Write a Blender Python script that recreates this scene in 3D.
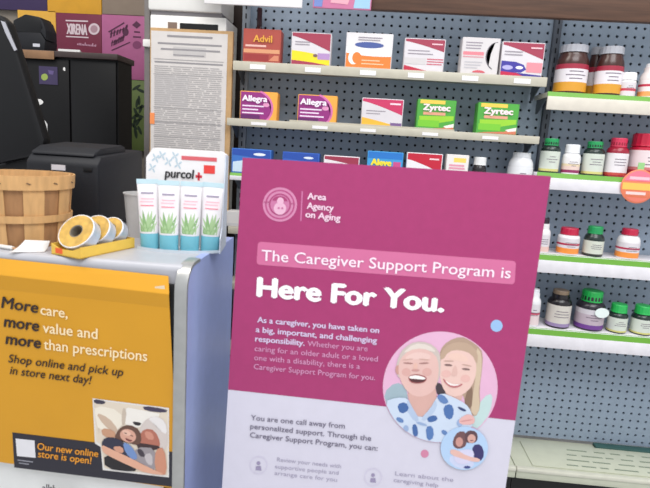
import bpy, bmesh, math, random
from mathutils import Vector, Matrix
random.seed(4)
sc = bpy.context.scene
COL = sc.collection
for o in list(bpy.data.objects): bpy.data.objects.remove(o)

# ---------------------------------------------------------------- camera
F, CX, CY, CH = 537.5, 325.0, 244.0, 1.10
YAW, PITCH, ROLL = (math.radians(a) for a in (-3.68, 10.21, -3.61))
_f = Vector((math.sin(YAW)*math.cos(PITCH), math.cos(YAW)*math.cos(PITCH), -math.sin(PITCH)))
_r = Vector((math.cos(YAW), -math.sin(YAW), 0)); _d = _f.cross(_r)
_c, _s = math.cos(ROLL), math.sin(ROLL)
AR, AD, AF = _c*_r + _s*_d, -_s*_r + _c*_d, _f
cam_d = bpy.data.cameras.new('camera'); cam = bpy.data.objects.new('camera', cam_d); COL.objects.link(cam)
cam_d.sensor_fit = 'HORIZONTAL'; cam_d.sensor_width = 36; cam_d.lens = F/650*36; cam_d.clip_start = .02
cam.matrix_world = Matrix(((AR.x, -AD.x, -AF.x, 0), (AR.y, -AD.y, -AF.y, 0), (AR.z, -AD.z, -AF.z, CH), (0, 0, 0, 1)))
cam_d.dof.use_dof = True; cam_d.dof.focus_distance = 2.5; cam_d.dof.aperture_fstop = 8   # slightly soft, as in the photograph
sc.camera = cam
CAM = Vector((0, 0, CH))

# ---------------------------------------------------------------- world, lights, exposure
w = bpy.data.worlds.new('store_ambient'); sc.world = w; w.use_nodes = True
w.node_tree.nodes['Background'].inputs[0].default_value = (.93, .96, 1, 1)
w.node_tree.nodes['Background'].inputs[1].default_value = .62
def area(name, loc, sx, sy, power, col, rot=(0, 0, 0)):
    l = bpy.data.lights.new(name, 'AREA'); l.shape = 'RECTANGLE'; l.size = sx; l.size_y = sy; l.energy = power; l.color = col
    o = bpy.data.objects.new(name, l); COL.objects.link(o); o.location = loc; o.rotation_euler = rot
    return o
area('ceiling_light_aisle', (.55, -.35, 2.68), 1.5, 1.2, 30, (.98, .99, 1))
area('ceiling_light_shelves', (1.0, .75, 2.68), 1.2, .6, 9, (.95, .98, 1))
area('ceiling_light_counter', (-1.0, .75, 2.68), 1.2, .6, 13, (1, .95, .88))
sc.view_settings.view_transform = 'Standard'; sc.view_settings.look = 'None'
sc.view_settings.exposure = 0.55; sc.view_settings.gamma = 1; sc.view_settings.use_curve_mapping = False

# ---------------------------------------------------------------- helpers
def ray(x, y): return AR*((x-CX)/F) + AD*((y-CY)/F) + AF
def atY(x, y, Y):
    d = ray(x, y); return CAM + d*(Y/d.y)
def atZ(x, y, Z):
    d = ray(x, y); return CAM + d*((Z-CH)/d.z)
def onplane(x, y, p, n):
    d = ray(x, y); return CAM + d*((p-CAM).dot(n)/d.dot(n))

MATS = {}
def lin(c): return tuple(((v/255+.055)/1.055)**2.4 if v/255 > .04045 else v/255/12.92 for v in c)
def mat(name, rgb, rough=.5, metal=0, var=.05, scale=40, bump=0, stretch=(1, 1, 1), trans=0, alpha=1, spec=.5):
    """procedural material: sRGB colour with a little noise variation and optional fine relief"""
    if name in MATS: return MATS[name]
    m = bpy.data.materials.new(name); m.use_nodes = True; nt = m.node_tree; b = nt.nodes['Principled BSDF']
    c = lin(rgb)
    tc = nt.nodes.new('ShaderNodeTexCoord'); mp = nt.nodes.new('ShaderNodeMapping'); mp.inputs['Scale'].default_value = stretch
    nz = nt.nodes.new('ShaderNodeTexNoise'); nz.inputs['Scale'].default_value = scale; nz.inputs['Detail'].default_value = 4
    rp = nt.nodes.new('ShaderNodeValToRGB')
    rp.color_ramp.elements[0].position = .3; rp.color_ramp.elements[1].position = .7
    rp.color_ramp.elements[0].color = (*[v*(1-var) for v in c], 1); rp.color_ramp.elements[1].color = (*[min(1, v*(1+var)) for v in c], 1)
    L = nt.links.new
    L(tc.outputs['Object'], mp.inputs['Vector']); L(mp.outputs['Vector'], nz.inputs['Vector']); L(nz.outputs['Fac'], rp.inputs['Fac'])
    L(rp.outputs['Color'], b.inputs['Base Color'])
    b.inputs['Roughness'].default_value = rough; b.inputs['Metallic'].default_value = metal
    b.inputs['Specular IOR Level'].default_value = spec
    if trans: b.inputs['Transmission Weight'].default_value = trans
    if bump:
        bp = nt.nodes.new('ShaderNodeBump'); bp.inputs['Strength'].default_value = bump; bp.inputs['Distance'].default_value = .002
        L(nz.outputs['Fac'], bp.inputs['Height']); L(bp.outputs['Normal'], b.inputs['Normal'])
    MATS[name] = m; return m
def ink(rgb, rough=.5): return mat('ink_%02x%02x%02x_%d' % (*rgb, int(rough*100)), rgb, rough, var=.02)

def tag(o, label, cat, group=None):
    o['label'] = label; o['category'] = cat
    if group: o['group'] = group
    return o
def link(name, me, mats, parent=None, smooth=False):
    o = bpy.data.objects.new(name, me); COL.objects.link(o)
    for m in (mats if isinstance(mats, (list, tuple)) else [mats]): me.materials.append(m)
    if smooth:
        for p in me.polygons: p.use_smooth = True
    if parent: o.parent = parent
    return o
def fin(name, bm, mats, parent=None, smooth=False):
    bmesh.ops.recalc_face_normals(bm, faces=bm.faces[:])
    me = bpy.data.meshes.new(name); bm.to_mesh(me); bm.free()
    o = link(name, me, mats, parent, smooth)
    if smooth: me.set_sharp_from_angle(angle=math.radians(40))
    return o
def empty(name, loc=(0, 0, 0)):
    o = bpy.data.objects.new(name, None); COL.objects.link(o); o.location = loc; o.empty_display_size = .05
    return o
def setp(o, p):   # parent, keeping world placement (parents are only translated / rotated)
    bpy.context.view_layer.update()
    o.parent = p; o.matrix_parent_inverse = p.matrix_world.inverted(); return o
def bbox(bm, lo, hi, bev=0, mi=0, M=None, seg=2):
    lo, hi = Vector(lo), Vector(hi)
    r = bmesh.ops.create_cube(bm, size=1, matrix=Matrix.Translation((lo+hi)/2) @ Matrix.Diagonal((*(hi-lo), 1)))
    vs = r['verts']; fs = {f for v in vs for f in v.link_faces}
    if bev:
        es = {e for v in vs for e in v.link_edges}
        q = bmesh.ops.bevel(bm, geom=list(es), offset=bev, segments=seg, affect='EDGES', profile=.5)
        fs = set(q['faces']) | {f for f in fs if f.is_valid}
        vs = list({v for f in fs for v in f.verts})
    for f in fs: f.material_index = mi
    if M: bmesh.ops.transform(bm, matrix=M, verts=vs)
    return vs
def box(name, lo, hi, m, parent=None, bev=0, M=None, seg=2):
    bm = bmesh.new(); bbox(bm, lo, hi, bev, 0, M, seg); return fin(name, bm, m, parent, smooth=bev > 0)
def lathe(name, prof, m, parent=None, loc=(0, 0, 0), n=28, mi=None, M=None, squash=1):
    """prof: (r, z) list; mi: material index per ring segment"""
    bm = bmesh.new(); rings = []
    for r, z in prof:
        if r < 1e-6: rings.append([bm.verts.new((0, 0, z))])
        else: rings.append([bm.verts.new((r*math.cos(2*math.pi*k/n), squash*r*math.sin(2*math.pi*k/n), z)) for k in range(n)])
    for i in range(len(rings)-1):
        a, b = rings[i], rings[i+1]
        for k in range(n):
            k2 = (k+1) % n
            if len(a) == 1 and len(b) == 1: continue
            if len(a) == 1: f = bm.faces.new((a[0], b[k], b[k2]))
            elif len(b) == 1: f = bm.faces.new((a[k], a[k2], b[0]))
            else: f = bm.faces.new((a[k], a[k2], b[k2], b[k]))
            if mi: f.material_index = mi[i]
    bmesh.ops.transform(bm, matrix=Matrix.Translation(loc) @ (M or Matrix()), verts=bm.verts[:])
    return fin(name, bm, m, parent, smooth=True)
def prism(name, pts, ext, m, parent=None, bev=0):
    """polygon of 3-D points extruded by the vector ext"""
    bm = bmesh.new(); ext = Vector(ext)
    a = [bm.verts.new(p) for p in pts]; b = [bm.verts.new(Vector(p)+ext) for p in pts]
    bm.faces.new(a); bm.faces.new(b[::-1]); n = len(pts)
    for i in range(n): bm.faces.new((a[i], b[i], b[(i+1) % n], a[(i+1) % n]))
    if bev: bmesh.ops.bevel(bm, geom=bm.edges[:], offset=bev, segments=2, affect='EDGES', profile=.5)
    return fin(name, bm, m, parent, smooth=bev > 0)
def tube(bm, pts, r, n=8, mi=0):
    rings = []
    for i, p in enumerate(pts):
        p = Vector(p); t = (Vector(pts[min(i+1, len(pts)-1)]) - Vector(pts[max(i-1, 0)])).normalized()
        u = t.cross(Vector((0, 0, 1)) if abs(t.z) < .9 else Vector((1, 0, 0))).normalized(); v = t.cross(u)
        rings.append([bm.verts.new(p + r*(u*math.cos(2*math.pi*k/n) + v*math.sin(2*math.pi*k/n))) for k in range(n)])
    for a, b in zip(rings, rings[1:]):
        for k in range(n): bm.faces.new((a[k], a[(k+1) % n], b[(k+1) % n], b[k])).material_index = mi
    bm.faces.new(rings[0][::-1]); bm.faces.new(rings[-1])
def ell(cx, cy, rx, ry, n=28, rot=0, a0=0, a1=2*math.pi):
    c, s = math.cos(rot), math.sin(rot); full = abs(a1-a0-2*math.pi) < 1e-6
    out = []
    for k in range(n if full else n+1):
        t = a0 + (a1-a0)*k/n; x, y = rx*math.cos(t), ry*math.sin(t); out.append((cx+x*c-y*s, cy+x*s+y*c))
    return out
def ring_poly(cx, cy, r0, r1, n=32):
    o = ell(cx, cy, r1, r1, n); i = ell(cx, cy, r0, r0, n)
    return [[o[k], o[(k+1) % n], i[(k+1) % n], i[k]] for k in range(n)]

# a printed surface: shapes listed in order, each a hair above the one before
def printing(name, shapes, place, parent, lift0=.0003, dl=.00012):
    """shapes: (rgb, polygon or list of polygons); place(x, y, lift) -> world point"""
    bm = bmesh.new(); mats = []; idx = {}
    for k, (rgb, poly) in enumerate(shapes):
        polys = poly if isinstance(poly[0][0], (tuple, list)) else [poly]
        m = ink(rgb) if isinstance(rgb, tuple) else rgb
        if m.name not in idx: idx[m.name] = len(mats); mats.append(m)
        for pl in polys:
            vs = [bm.verts.new(place(x, y, lift0 + dl*k)) for x, y in pl]
            f = bm.faces.new(vs); f.material_index = idx[m.name]
    bmesh.ops.triangulate(bm, faces=[f for f in bm.faces if len(f.verts) > 4])
    me = bpy.data.meshes.new(name); bm.to_mesh(me); bm.free()
    o = link(name, me, mats)
    return setp(o, parent) if parent else o

def _txtmesh(s, weight, shear):
    c = bpy.data.curves.new('lettering', 'FONT'); c.body = s; c.offset = weight; c.shear = shear; c.resolution_u = 3
    o = bpy.data.objects.new('tmp', c); COL.objects.link(o); bpy.context.view_layer.update()
    me = bpy.data.meshes.new_from_object(o); bpy.data.objects.remove(o); bpy.data.curves.remove(c); return me
CAP = .70
def text3(s, p0, p1, up, h, m, parent, weight=0, shear=0, name='lettering'):
    """line of lettering from p0 to p1 (baseline ends) with capital height h along up"""
    me = _txtmesh(s, 0, shear); xs = [v.co.x for v in me.vertices]; x0, x1 = min(xs), max(xs)
    ex = (p1-p0).normalized(); W = (p1-p0).length; up = (up - ex*up.dot(ex)).normalized()
    base = [p0 + ex*((v.co.x-x0)/(x1-x0)*W) + up*(v.co.y/CAP*h) for v in me.vertices]
    polys = [tuple(p.vertices) for p in me.polygons]; bpy.data.meshes.remove(me); e = weight/CAP*h*1.6
    shifts = [(0, 0)] if not weight else [(0, 0), (-e, 0), (e, 0), (0, e*.6), (0, -e*.6)]
    vs, fs = [], []
    nv = ex.cross(up)
    for q_, (a, b) in enumerate(shifts):
        k = len(vs); vs += [v + ex*a + up*b + nv*(.00007*q_) for v in base]; fs += [tuple(i+k for i in p) for p in polys]
    me = bpy.data.meshes.new(name); me.from_pydata(vs, [], fs); me.update(); o = link(name, me, m)
    return setp(o, parent)

# ---------------------------------------------------------------- materials
M_peg = mat('blue_grey_pegboard_paint', (143, 157, 173), .55, var=.04)
M_hole = mat('dark_pegboard_void', (24, 26, 32), .9)
M_post = mat('grey_upright_paint', (150, 158, 168), .45)
M_dpost = mat('dark_grey_upright_paint', (84, 90, 100), .5)
M_shelf = mat('cream_shelf_enamel', (188, 182, 165), .4)
M_shelfw = mat('white_shelf_enamel', (226, 222, 226), .4)
M_deck = mat('pale_green_cream_deck_enamel', (196, 198, 178), .4, var=.03)
M_black = mat('black_plastic', (11, 11, 14), .45, var=.1, spec=.35)
M_blackm = mat('matt_black_textured_plastic', (20, 21, 27), .6, var=.12, scale=300, bump=.25, spec=.4)
M_kick = mat('black_kick_plate', (14, 14, 16), .6)
M_wood = mat('brown_wood_grain', (84, 57, 42), .5, var=.25, scale=9, stretch=(1, 6, 14), bump=.15)
M_dwood = mat('dark_brown_wood_grain', (52, 36, 30), .55, var=.25, scale=12, stretch=(10, 6, 1), bump=.15)
M_white = mat('white_plastic', (228, 226, 222), .4, var=.02)
M_paper = mat('white_paper', (232, 230, 228), .75, var=.02)
M_card = mat('white_coated_card', (235, 232, 232), .4, var=.015)
M_lilac = mat('lilac_blue_laminate', (154, 165, 212), .4, var=.03)
M_ctop = mat('pale_grey_laminate_top', (172, 172, 178), .35, var=.03)
M_alu = mat('brushed_aluminium_edge', (176, 176, 174), .32, metal=.7, var=.06)
M_green = mat('lime_green_strip', (98, 156, 44), .5, var=.04)
M_tan = mat('tan_cardboard', (186, 150, 106), .8, var=.1, bump=.1)
M_splint = mat('light_wood_splint', (206, 160, 106), .65, var=.14, scale=14, stretch=(6, 6, 1), bump=.2)
M_splint_d = mat('darker_wood_splint', (160, 116, 76), .7, var=.16, scale=14, stretch=(6, 6, 1), bump=.2)
M_yellow = mat('golden_yellow_print', (208, 148, 24), .45, var=.03, scale=8)
M_traycard = mat('yellow_card', (232, 190, 78), .6, var=.04)
M_wall = mat('warm_grey_wall_paint', (150, 140, 128), .8, var=.04)
M_floor = mat('grey_vinyl_floor', (190, 190, 190), .35, var=.12, scale=6)

YP, YF, YB = 1.60, 1.48, 1.42      # pegboard, shelf fronts, base deck front
# ---------------------------------------------------------------- setting
o = box('floor', (-3.2, -2.2, -.05), (3.2, 3.0, 0), M_floor); o['kind'] = 'structure'
o = box('wall_back', (-3.2, 2.42, 0), (3.2, 2.5, 2.75), M_wall); o['kind'] = 'structure'

o = box('wall_left', (-.66, 1.66, 0), (-.385, 1.69, 2.2), M_dwood); o['kind'] = 'structure'
# ---------------------------------------------------------------- shelving units
def pegboard(x0, x1, z0, z1, parent):
    s = .0232; r = .0040; nx = int((x1-x0)/s); nz = int((z1-z0)/s); sx = (x1-x0)/nx; sz = (z1-z0)/nz
    vs, fs = [], []
    sq = [(1, 0), (1, 1), (0, 1), (-1, 1), (-1, 0), (-1, -1), (0, -1), (1, -1)]
    for i in range(nx):
        for j in range(nz):
            cx, cz = x0+(i+.5)*sx, z0+(j+.5)*sz; b = len(vs)
            for k in range(8): vs.append((cx+sq[k][0]*sx/2, YP, cz+sq[k][1]*sz/2))
            for y in (YP, YP+.006):
                for k in range(8): vs.append((cx+r*math.cos(k*math.pi/4), y, cz+r*math.sin(k*math.pi/4)))
            for k in range(8):
                q = (k+1) % 8
                fs.append((b+k, b+8+k, b+8+q, b+q)); fs.append((b+8+k, b+16+k, b+16+q, b+8+q))
    me = bpy.data.meshes.new('pegboard'); me.from_pydata(vs, [], fs); me.update()
    bm = bmesh.new(); bm.from_mesh(me); bmesh.ops.remove_doubles(bm, verts=bm.verts[:], dist=1e-5); bm.to_mesh(me); bm.free()
    p = link('pegboard', me, M_peg, parent)
    box('backing_board', (x0, YP+.0062, z0), (x1, YP+.012, z1), M_hole, p)
    return p
def upright(x, z1, m, parent, wd=.016):
    u = box('upright', (x-wd/2, YP-.012, .0), (x+wd/2, YP+.02, z1), m, parent, bev=.002)
    bm = bmesh.new(); z = .3
    while z < z1-.05:
        bbox(bm, (x-.0018, YP-.0126, z), (x+.0018, YP-.0119, z+.014)); z += .0254
    fin('slot_column', bm, M_hole, u)

UL = empty('shelving_unit', (0, YP, 0)); UR = empty('shelving_unit', (.95, YP, 0))
tag(UL, 'grey pegboard shelving with narrow cream shelves of medicine boxes behind the magenta sign', 'shelving', 'pegboard shelving units along the aisle')
tag(UR, 'grey pegboard shelving with green-edged white shelves of vitamin bottles', 'shelving', 'pegboard shelving units along the aisle')
def child(f, *a, parent=None, **k):
    o = f(*a, **k); return setp(o, parent)
XL0, XL1, XR1 = -.372, .452, 1.37
class _T:  # temporary root so that builders can parent to None first
    pass
def adopt(before, parent):
    bpy.context.view_layer.update()
    for o in list(COL.objects):
        if o not in before and o.parent is None and o is not parent:
            setp(o, parent)
def snapshot(): return set(COL.objects)

# left unit
s0 = snapshot()
pegboard(-.372, .486, .25, 1.62, None)
upright(-.366, 1.62, M_post, None, .022); 
upright(.497, 1.62, M_dpost, None, .020)
ZL = [1.311, 1.161, 1.0135, .862, .70, .50]
def shelf(x0, x1, z, face_h, m, green=0, tags=(), notes=()):
    s = box('shelf', (x0, YF+.004, z-.012), (x1, YP-.004, z), m, bev=.0015)
    ch = box('price_channel', (x0, YF-.002, z-face_h), (x1, YF+.004, z+.001-green), m, s, bev=.001)
    if green:
        prism('green_strip', [(x0, YF-.001, z-green+.001), (x0, YF+.005, z+.001), (x0, YF+.006, z-.004), (x0, YF+.004, z-green)], (x1-x0, 0, 0), M_green, s)
    for xc in (x0+.006, x1-.006):
        prism('bracket', [(xc-.001, YF+.02, z-.012), (xc-.001, YP-.012, z-.012), (xc-.001, YP-.012, z-.05), (xc-.001, YP-.03, z-.05)], (.002, 0, 0), M_dpost, s)
    for tx in tags:
        t = box('price_tag', (tx-.021, YF-.0032, z-face_h+.005), (tx+.021, YF-.0021, z-.006), M_card, s)
    return s
tagsL1 = [atY(x, y, YF).x for x, y in ((258, 65), (313, 69), (368, 72), (416, 75), (470, 78), (522, 81))]
tagsL2 = [atY(x, y, YF).x for x, y in ((259, 122), (320, 127), (368, 130), (430, 134), (490, 138))]
shelf(XL0, XL1, ZL[0], .023, M_shelf, tags=tagsL1)
s2 = shelf(XL0-.012, XL1, ZL[1], .019, M_shelf, tags=tagsL2)
for a, b in ((289, 455),):
    box('riser_strip', (atY(a, 119, YF).x, YF+.006, ZL[1]), (atY(b, 128, YF).x, YF+.009, ZL[1]+.006), M_shelf, s2)
for z in ZL[2:]: shelf(XL0, XL1, z, .019, M_shelfw if z == ZL[2] else M_shelf, green=.008 if z == ZL[2] else 0)
def base_deck(x0, x1):
    zt = .243
    d = box('base_deck', (x0, YB+.006, zt-.02), (x1, YP-.002, zt), M_deck, bev=.002)
    box('deck_lip', (x0, YB, zt-.030), (x1, YB+.008, zt-.006), M_deck, d, bev=.003)
    box('deck_rail', (x0, YB-.003, zt-.008), (x1, YB+.012, zt+.003), mat('cream_deck_rail', (208, 206, 190), .4), d, bev=.002)
    box('kick_plate', (x0, YB+.03, 0), (x1, YB+.045, zt-.02), M_kick, d)
    return d
base_deck(-.372, .488)
adopt(s0, UL)
# right unit
s0 = snapshot()
pegboard(.508, 1.372, .25, 1.62, None)
upright(1.383, 1.62, M_dpost, None, .02)
ZR = [1.277, 1.069, .850, .638]
shelf(.459, XR1, ZR[0], .045, mat('warm_white_shelf_enamel', (214, 206, 192), .4), green=.012)
shelf(.459, XR1, ZR[1], .043, M_shelfw, green=.013)
shelf(.459, XR1, ZR[2], .051, M_shelfw, green=.017)
shelf(.459, XR1, ZR[3], .053, M_shelfw, green=.018)
dk = base_deck(.490, 1.372)
# raised panel with embossed ribs and a dark green strip on the deck
x0 = atZ(524, 450, .243).x
pn = box('deck_panel', (x0, YB+.02, .243), (1.36, YP-.03, .247), M_deck, dk, bev=.001)
xg = atY(596, 446, YP-.03).x
box('deck_strip', (xg, YP-.03, .243), (1.36, YP-.006, .252), mat('dark_green_strip', (52, 88, 84), .5), dk, bev=.001)
bm = bmesh.new()
for j in range(4):
    y = YB+.035+j*.028; x = .64+.01*j
    while x < 1.34:
        l = random.uniform(.02, .07); bbox(bm, (x, y, .2465), (x+l, y+.005, .2478)); x += l+random.uniform(.008, .03)
rb = fin('embossed_lettering', bm, mat('deck_print', (132, 142, 124), .5), dk)
adopt(s0, UR)

# wooden fascia with cards on it
fz0 = atY(500, 15.5, YF-.01).z
fx0 = atY(369, 8, YF-.01).x
fa = box('wooden_fascia', (fx0, YF-.012, fz0), (1.40, YF+.010, fz0+.14), M_wood, bev=.003)
for ax in (.30, 1.2): box('support_arm', (ax, YF+.010, fz0+.06), (ax+.02, YP-.001, fz0+.08), M_dpost, fa)
hr = box('header_rail', (-.46, YF-.0124, fz0+.03), (fx0-.001, YF-.006, fz0+.06), M_kick); setp(hr, UL)
ar = box('rail_arm', (-.372, YF-.006, fz0+.035), (-.352, YP-.012, fz0+.055), M_kick); setp(ar, UL)
tag(fa, 'brown wooden fascia board running above the pegboard shelves', 'fascia board')
pa, pb = atY(204, 1, YF-.02), atY(302, 5.5, YF-.02)
c = box('header_card', (pa.x, YF-.020, fz0-.006), (pb.x, YF-.0125, fz0+.13), M_card, bev=.001)
tag(c, 'plain white header card on the wooden fascia above the red-brown box', 'card')
pa, pb = atY(313, 3, YF-.02), atY(371, 8, YF-.02)
c = box('header_card', (pa.x, YF-.020, fz0-.004), (pb.x, YF-.0125, fz0+.13), ink((206, 120, 158)), bev=.001)
tag(c, 'pink and pale blue printed card on the wooden fascia', 'card')
def cpl(x, y, l): return Vector((pa.x+x*(pb.x-pa.x), YF-.0203-l, fz0-.004+y*.134))
printing('card_print', [((150, 190, 216), [(.70, .02), (.98, .02), (.98, .98), (.80, .98)]), ((110, 130, 190), [(.02, .02), (.16, .02), (.22, .98), (.02, .98)]), ((226, 160, 176), [(.3, .1), (.6, .08), (.66, .3), (.34, .4)])], cpl, c)

# ---------------------------------------------------------------- cartons on the shelves
def carton(px, Z, rgb, label, art, words=(), depth=.045, Y=YF+.007, side=None, group='medicine boxes on the cream shelves', yaw=0):
    """px: (left, right, bottom, top) of the front as seen; stands on height Z"""
    l, r, b, t = px
    X0, X1 = atY(l, b, Y).x, atY(r, b, Y).x; H = atY((l+r)/2, t, Y).z - Z; W = X1-X0
    o = box('medicine_box', (0, 0, 0), (W, depth, H), [side or ink(rgb)], bev=.0012, seg=1)
    o.location = (X0, Y, Z); o.rotation_euler.z = yaw
    tag(o, label, 'box', group)
    def pl(u, v, l): return Vector((.002+u*(W-.004), -l, .002+v*(H-.004)))
    bm = bmesh.new(); shapes = [(rgb, [(0, 0), (1, 0), (1, 1), (0, 1)])] + art
    p = printing('front_print', shapes, pl, None); p.parent = o
    for s, u0, v0, u1, h, colr, wt in words:
        q = text3(s, pl(u0, v0, .003), pl(u1, v0, .003), Vector((0, 0, 1)), h*H, ink(colr), o, wt)
        q.parent = o; q.matrix_parent_inverse = Matrix()
    return o
def band(a, b, u0=0, u1=1): return [(u0, a), (u1, a), (u1, b), (u0, b)]
def swoosh(vl, vr, top=1, n=10, p=1.25): # region under the top edge, its lower edge dropping to the right
    return [(0, top), (0, vl)] + [(k/n, vl+(vr-vl)*(k/n)**p) for k in range(1, n+1)] + [(1, top)]
def lowcurve(vl, vm, vr, n=10): # region above the bottom edge
    return [(0, 0), (1, 0)] + [(1-k/n, (1-k/n)**2*vr + 2*(k/n)*(1-k/n)*vm + (k/n)**2*vl) for k in range(n+1)]
def lines(v0, dv, n, u0, u1, h=.03, jit=.15): 
    return [band(v0+i*dv, v0+i*dv+h, u0, u1-random.random()*jit) for i in range(n)]
MAR, WHT, GRY = (160, 54, 78), (216, 210, 213), (150, 140, 150)
z = ZL[0]
carton((242.5, 280, 60.5, 29), z, (168, 72, 60), 'red-brown box with gold lettering at the left end of the top shelf',
       [((214, 150, 110), band(.28, .40)), ((150, 48, 48), band(.04, .24, .02, .7)), ((226, 180, 168), band(.47, .53, .05, .62)), ((206, 130, 100), [(.7, .05), (.98, .05), (.98, .22), (.85, .22)])],
       [('Advil', .27, .62, .78, .2, (222, 160, 60), .02)])
carton((290.5, 330, 64, 32.5), z, WHT, 'maroon, white and bright yellow box between red-brown and orange boxes',
       [((236, 214, 30), lowcurve(.44, .40, .26)), (MAR, lowcurve(.13, .10, 0)), (MAR, swoosh(.9, .45)), ((176, 140, 190), band(.18, .38, .68, 1)), ((120, 90, 90), ell(.62, .3, .06, .05)), (GRY, lines(.62, .08, 2, .08, .5))])
carton((344.5, 391, 68, 33), z, (224, 220, 220), 'white and orange box with a dark blue oval on the top shelf',
       [((240, 240, 240), band(.36, .6)), ((236, 126, 50), lowcurve(.42, .3, .36)), ((246, 236, 230), ell(.17, .28, .12, .2)), ((236, 126, 50), ell(.24, .28, .10, .17)), ((70, 88, 150), ell(.5, .67, .32, .09)), (GRY, lines(.8, .07, 2, .25, .8)), ((248, 200, 160), lines(.1, .1, 2, .35, .9))])
carton((402.5, 443, 72, 38.5), z, WHT, 'maroon-topped white box with a red wedge at its lower left corner',
       [(MAR, swoosh(.92, .62)), ((186, 36, 64), [(0, 0), (.6, 0), (0, .16)]), ((200, 90, 110), lines(.2, .08, 3, .58, 1, .035, .1)), ((206, 200, 200), band(.2, .4, 0, .55)), (GRY, lines(.52, .1, 2, .08, .75)), ((240, 200, 206), band(.84, .88, .68, .95))])
carton((459.5, 497, 74, 37.5), z, (212, 206, 206), 'pale grey box with a pink band and dark arc, touching the maroon and blue box',
       [((222, 130, 140), band(.52, .62, .02, .6)), ((206, 150, 156), band(.45, .49, .02, .6)), ((96, 90, 98), [*ell(.95, .52, .30, .40, 12, 0, math.pi*.5, math.pi*1.4), *ell(.955, .52, .275, .385, 12, 0, math.pi*.5, math.pi*1.4)[::-1]]), (GRY, lines(.7, .08, 3, .08, .55)), ((190, 186, 190), lines(.15, .08, 3, .08, .6)), ((206, 90, 100), ell(.5, .03, .18, .07, 12, 0, 0, math.pi))])
carton((499, 541.5, 77, 42), z, WHT, 'maroon, white and deep blue box at the right end of the top shelf',
       [(MAR, swoosh(.92, .52)), ((58, 44, 140), [(0, .12), (.55, .08), (1, .04), (1, 0), (0, 0)]), ((60, 52, 150), [(0, .1), (.5, .1), (.62, .2), (.55, .34), (.35, .42), (0, .44)]), ((176, 170, 216), ell(.16, .24, .13, .07)), ((236, 232, 240), ell(.45, .25, .09, .05)), ((226, 140, 150), band(.12, .42, .62, 1)), ((190, 30, 70), [(0, 0), (.55, 0), (.4, .08), (0, .12)]), (GRY, lines(.62, .09, 2, .05, .5)), ((240, 200, 206), band(.84, .88, .68, .95))])
z = ZL[1]
for (px, lab) in (((239.5, 276.5, 118, 91.5), 'purple and orange box at the far left of the second shelf'),
                  ((297, 336, 121, 95), 'purple and orange box standing beside the maroon, white and yellow box')):
    carton(px, z+(.0 if px[0] < 250 else .0), (240, 168, 70), lab,
           [((146, 40, 122), [(0, 0), (.6, 0)] + ell(.34, .42, .52, .62, 14, 0, -.75, 1.2) + [(.4, 1), (0, 1)]),
            ((212, 110, 170), [*ell(.34, .42, .52, .62, 14, 0, -.75, 1.2), *ell(.34, .42, .58, .69, 14, 0, -.75, 1.2)[::-1]]),
            ((96, 30, 96), band(0, .16, 0, .55)), ((236, 216, 236), lines(.2, .13, 3, .05, .7, .05, .3)), ((226, 150, 190), ell(.72, .55, .09, .08))],
           [('Allegra', .05, .66, .74, .2, (245, 235, 245), .03)], group='purple and orange allergy boxes')
carton((360.5, 402, 125, 98.5), z, WHT, 'magenta-topped white box with a yellow foot on the second shelf',
       [((200, 50, 96), swoosh(.9, .45)), ((240, 182, 60), lowcurve(.32, .2, .0)), ((120, 90, 140), band(.02, .16, .72, 1)), (GRY, lines(.45, .1, 2, .1, .6)), ((244, 214, 224), band(.82, .88, .68, .95))])
for px, lab in (((415.5, 454, 128.5, 99.5), 'green and yellow box standing next to the magenta-topped white box'),
                ((475.5, 516.5, 132.5, 103), 'green and yellow box at the right end of the second shelf')):
    carton(px, z, (78, 164, 62), lab,
           [((150, 206, 50), [(.08, .1), (.98, .35), (.98, .5), (.05, .45)]), ((120, 196, 50), band(.1, .32, .03, .6)), ((246, 200, 80), band(.88, 1, .05, .72)), ((226, 160, 130), band(.5, .6, .15, .75)),
            ((206, 120, 90), [(.0, .0), (1, 0), (1, .2), (.7, .08), (.2, .03)]), ((240, 232, 224), [(.72, .14), (1, .24), (1, .12), (.8, .08)])],
           [('Zyrtec', .14, .66, .86, .19, (250, 226, 226), .04)], group='green and yellow allergy boxes')
z = ZL[2]
carton((231, 270, 176, 149), z, (60, 116, 196), 'blue and white box at the left end of the third shelf above a green strip',
       [((206, 226, 240), [(.02, .04), (.98, .04), (.98, .5), (.5, .6), (.02, .45)]), ((40, 80, 170), swoosh(.75, .62)), ((236, 240, 246), ell(.72, .82, .16, .06))])
carton((281.5, 318, 178.5, 152.5), z, (52, 100, 190), 'plain blue box just showing over the sign beside the maroon one',
       [((40, 80, 170), swoosh(.75, .62)), ((206, 226, 240), band(.04, .4)), ((226, 234, 244), ell(.72, .82, .14, .05))])
carton((322.5, 358, 181, 156), z, (236, 226, 230), 'low maroon and white box peeking over the top of the sign', [(MAR, swoosh(.86, .62)), (MAR, band(.0, .2))])
carton((365.5, 401, 184, 151.5), z, (66, 158, 216), 'bright sky blue box with yellow lettering above the sign',
       [((40, 120, 200), band(.78, 1)), ((206, 80, 140), band(.42, .7, .74, .96)), ((30, 90, 170), band(.0, .3))],
       [('Aleve', .1, .56, .68, .2, (246, 226, 60), .04)])
carton((404.5, 440, 186, 153), z, (236, 232, 234), 'red box with a white swoosh just above the sign', [((196, 30, 56), swoosh(.8, .42)), ((196, 30, 56), band(0, .15)), ((246, 206, 210), band(.82, .87, .64, .92))])
carton((444, 466, 188, 154.5), z, (232, 226, 222), 'small white, yellow and pink box beside the white-capped bottle',
       [((240, 210, 100), band(.78, .92, .3, .9)), ((226, 150, 170), lines(.56, .09, 2, .1, .95, .06)), ((90, 140, 206), band(.25, .45, .15, .9))])

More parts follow.
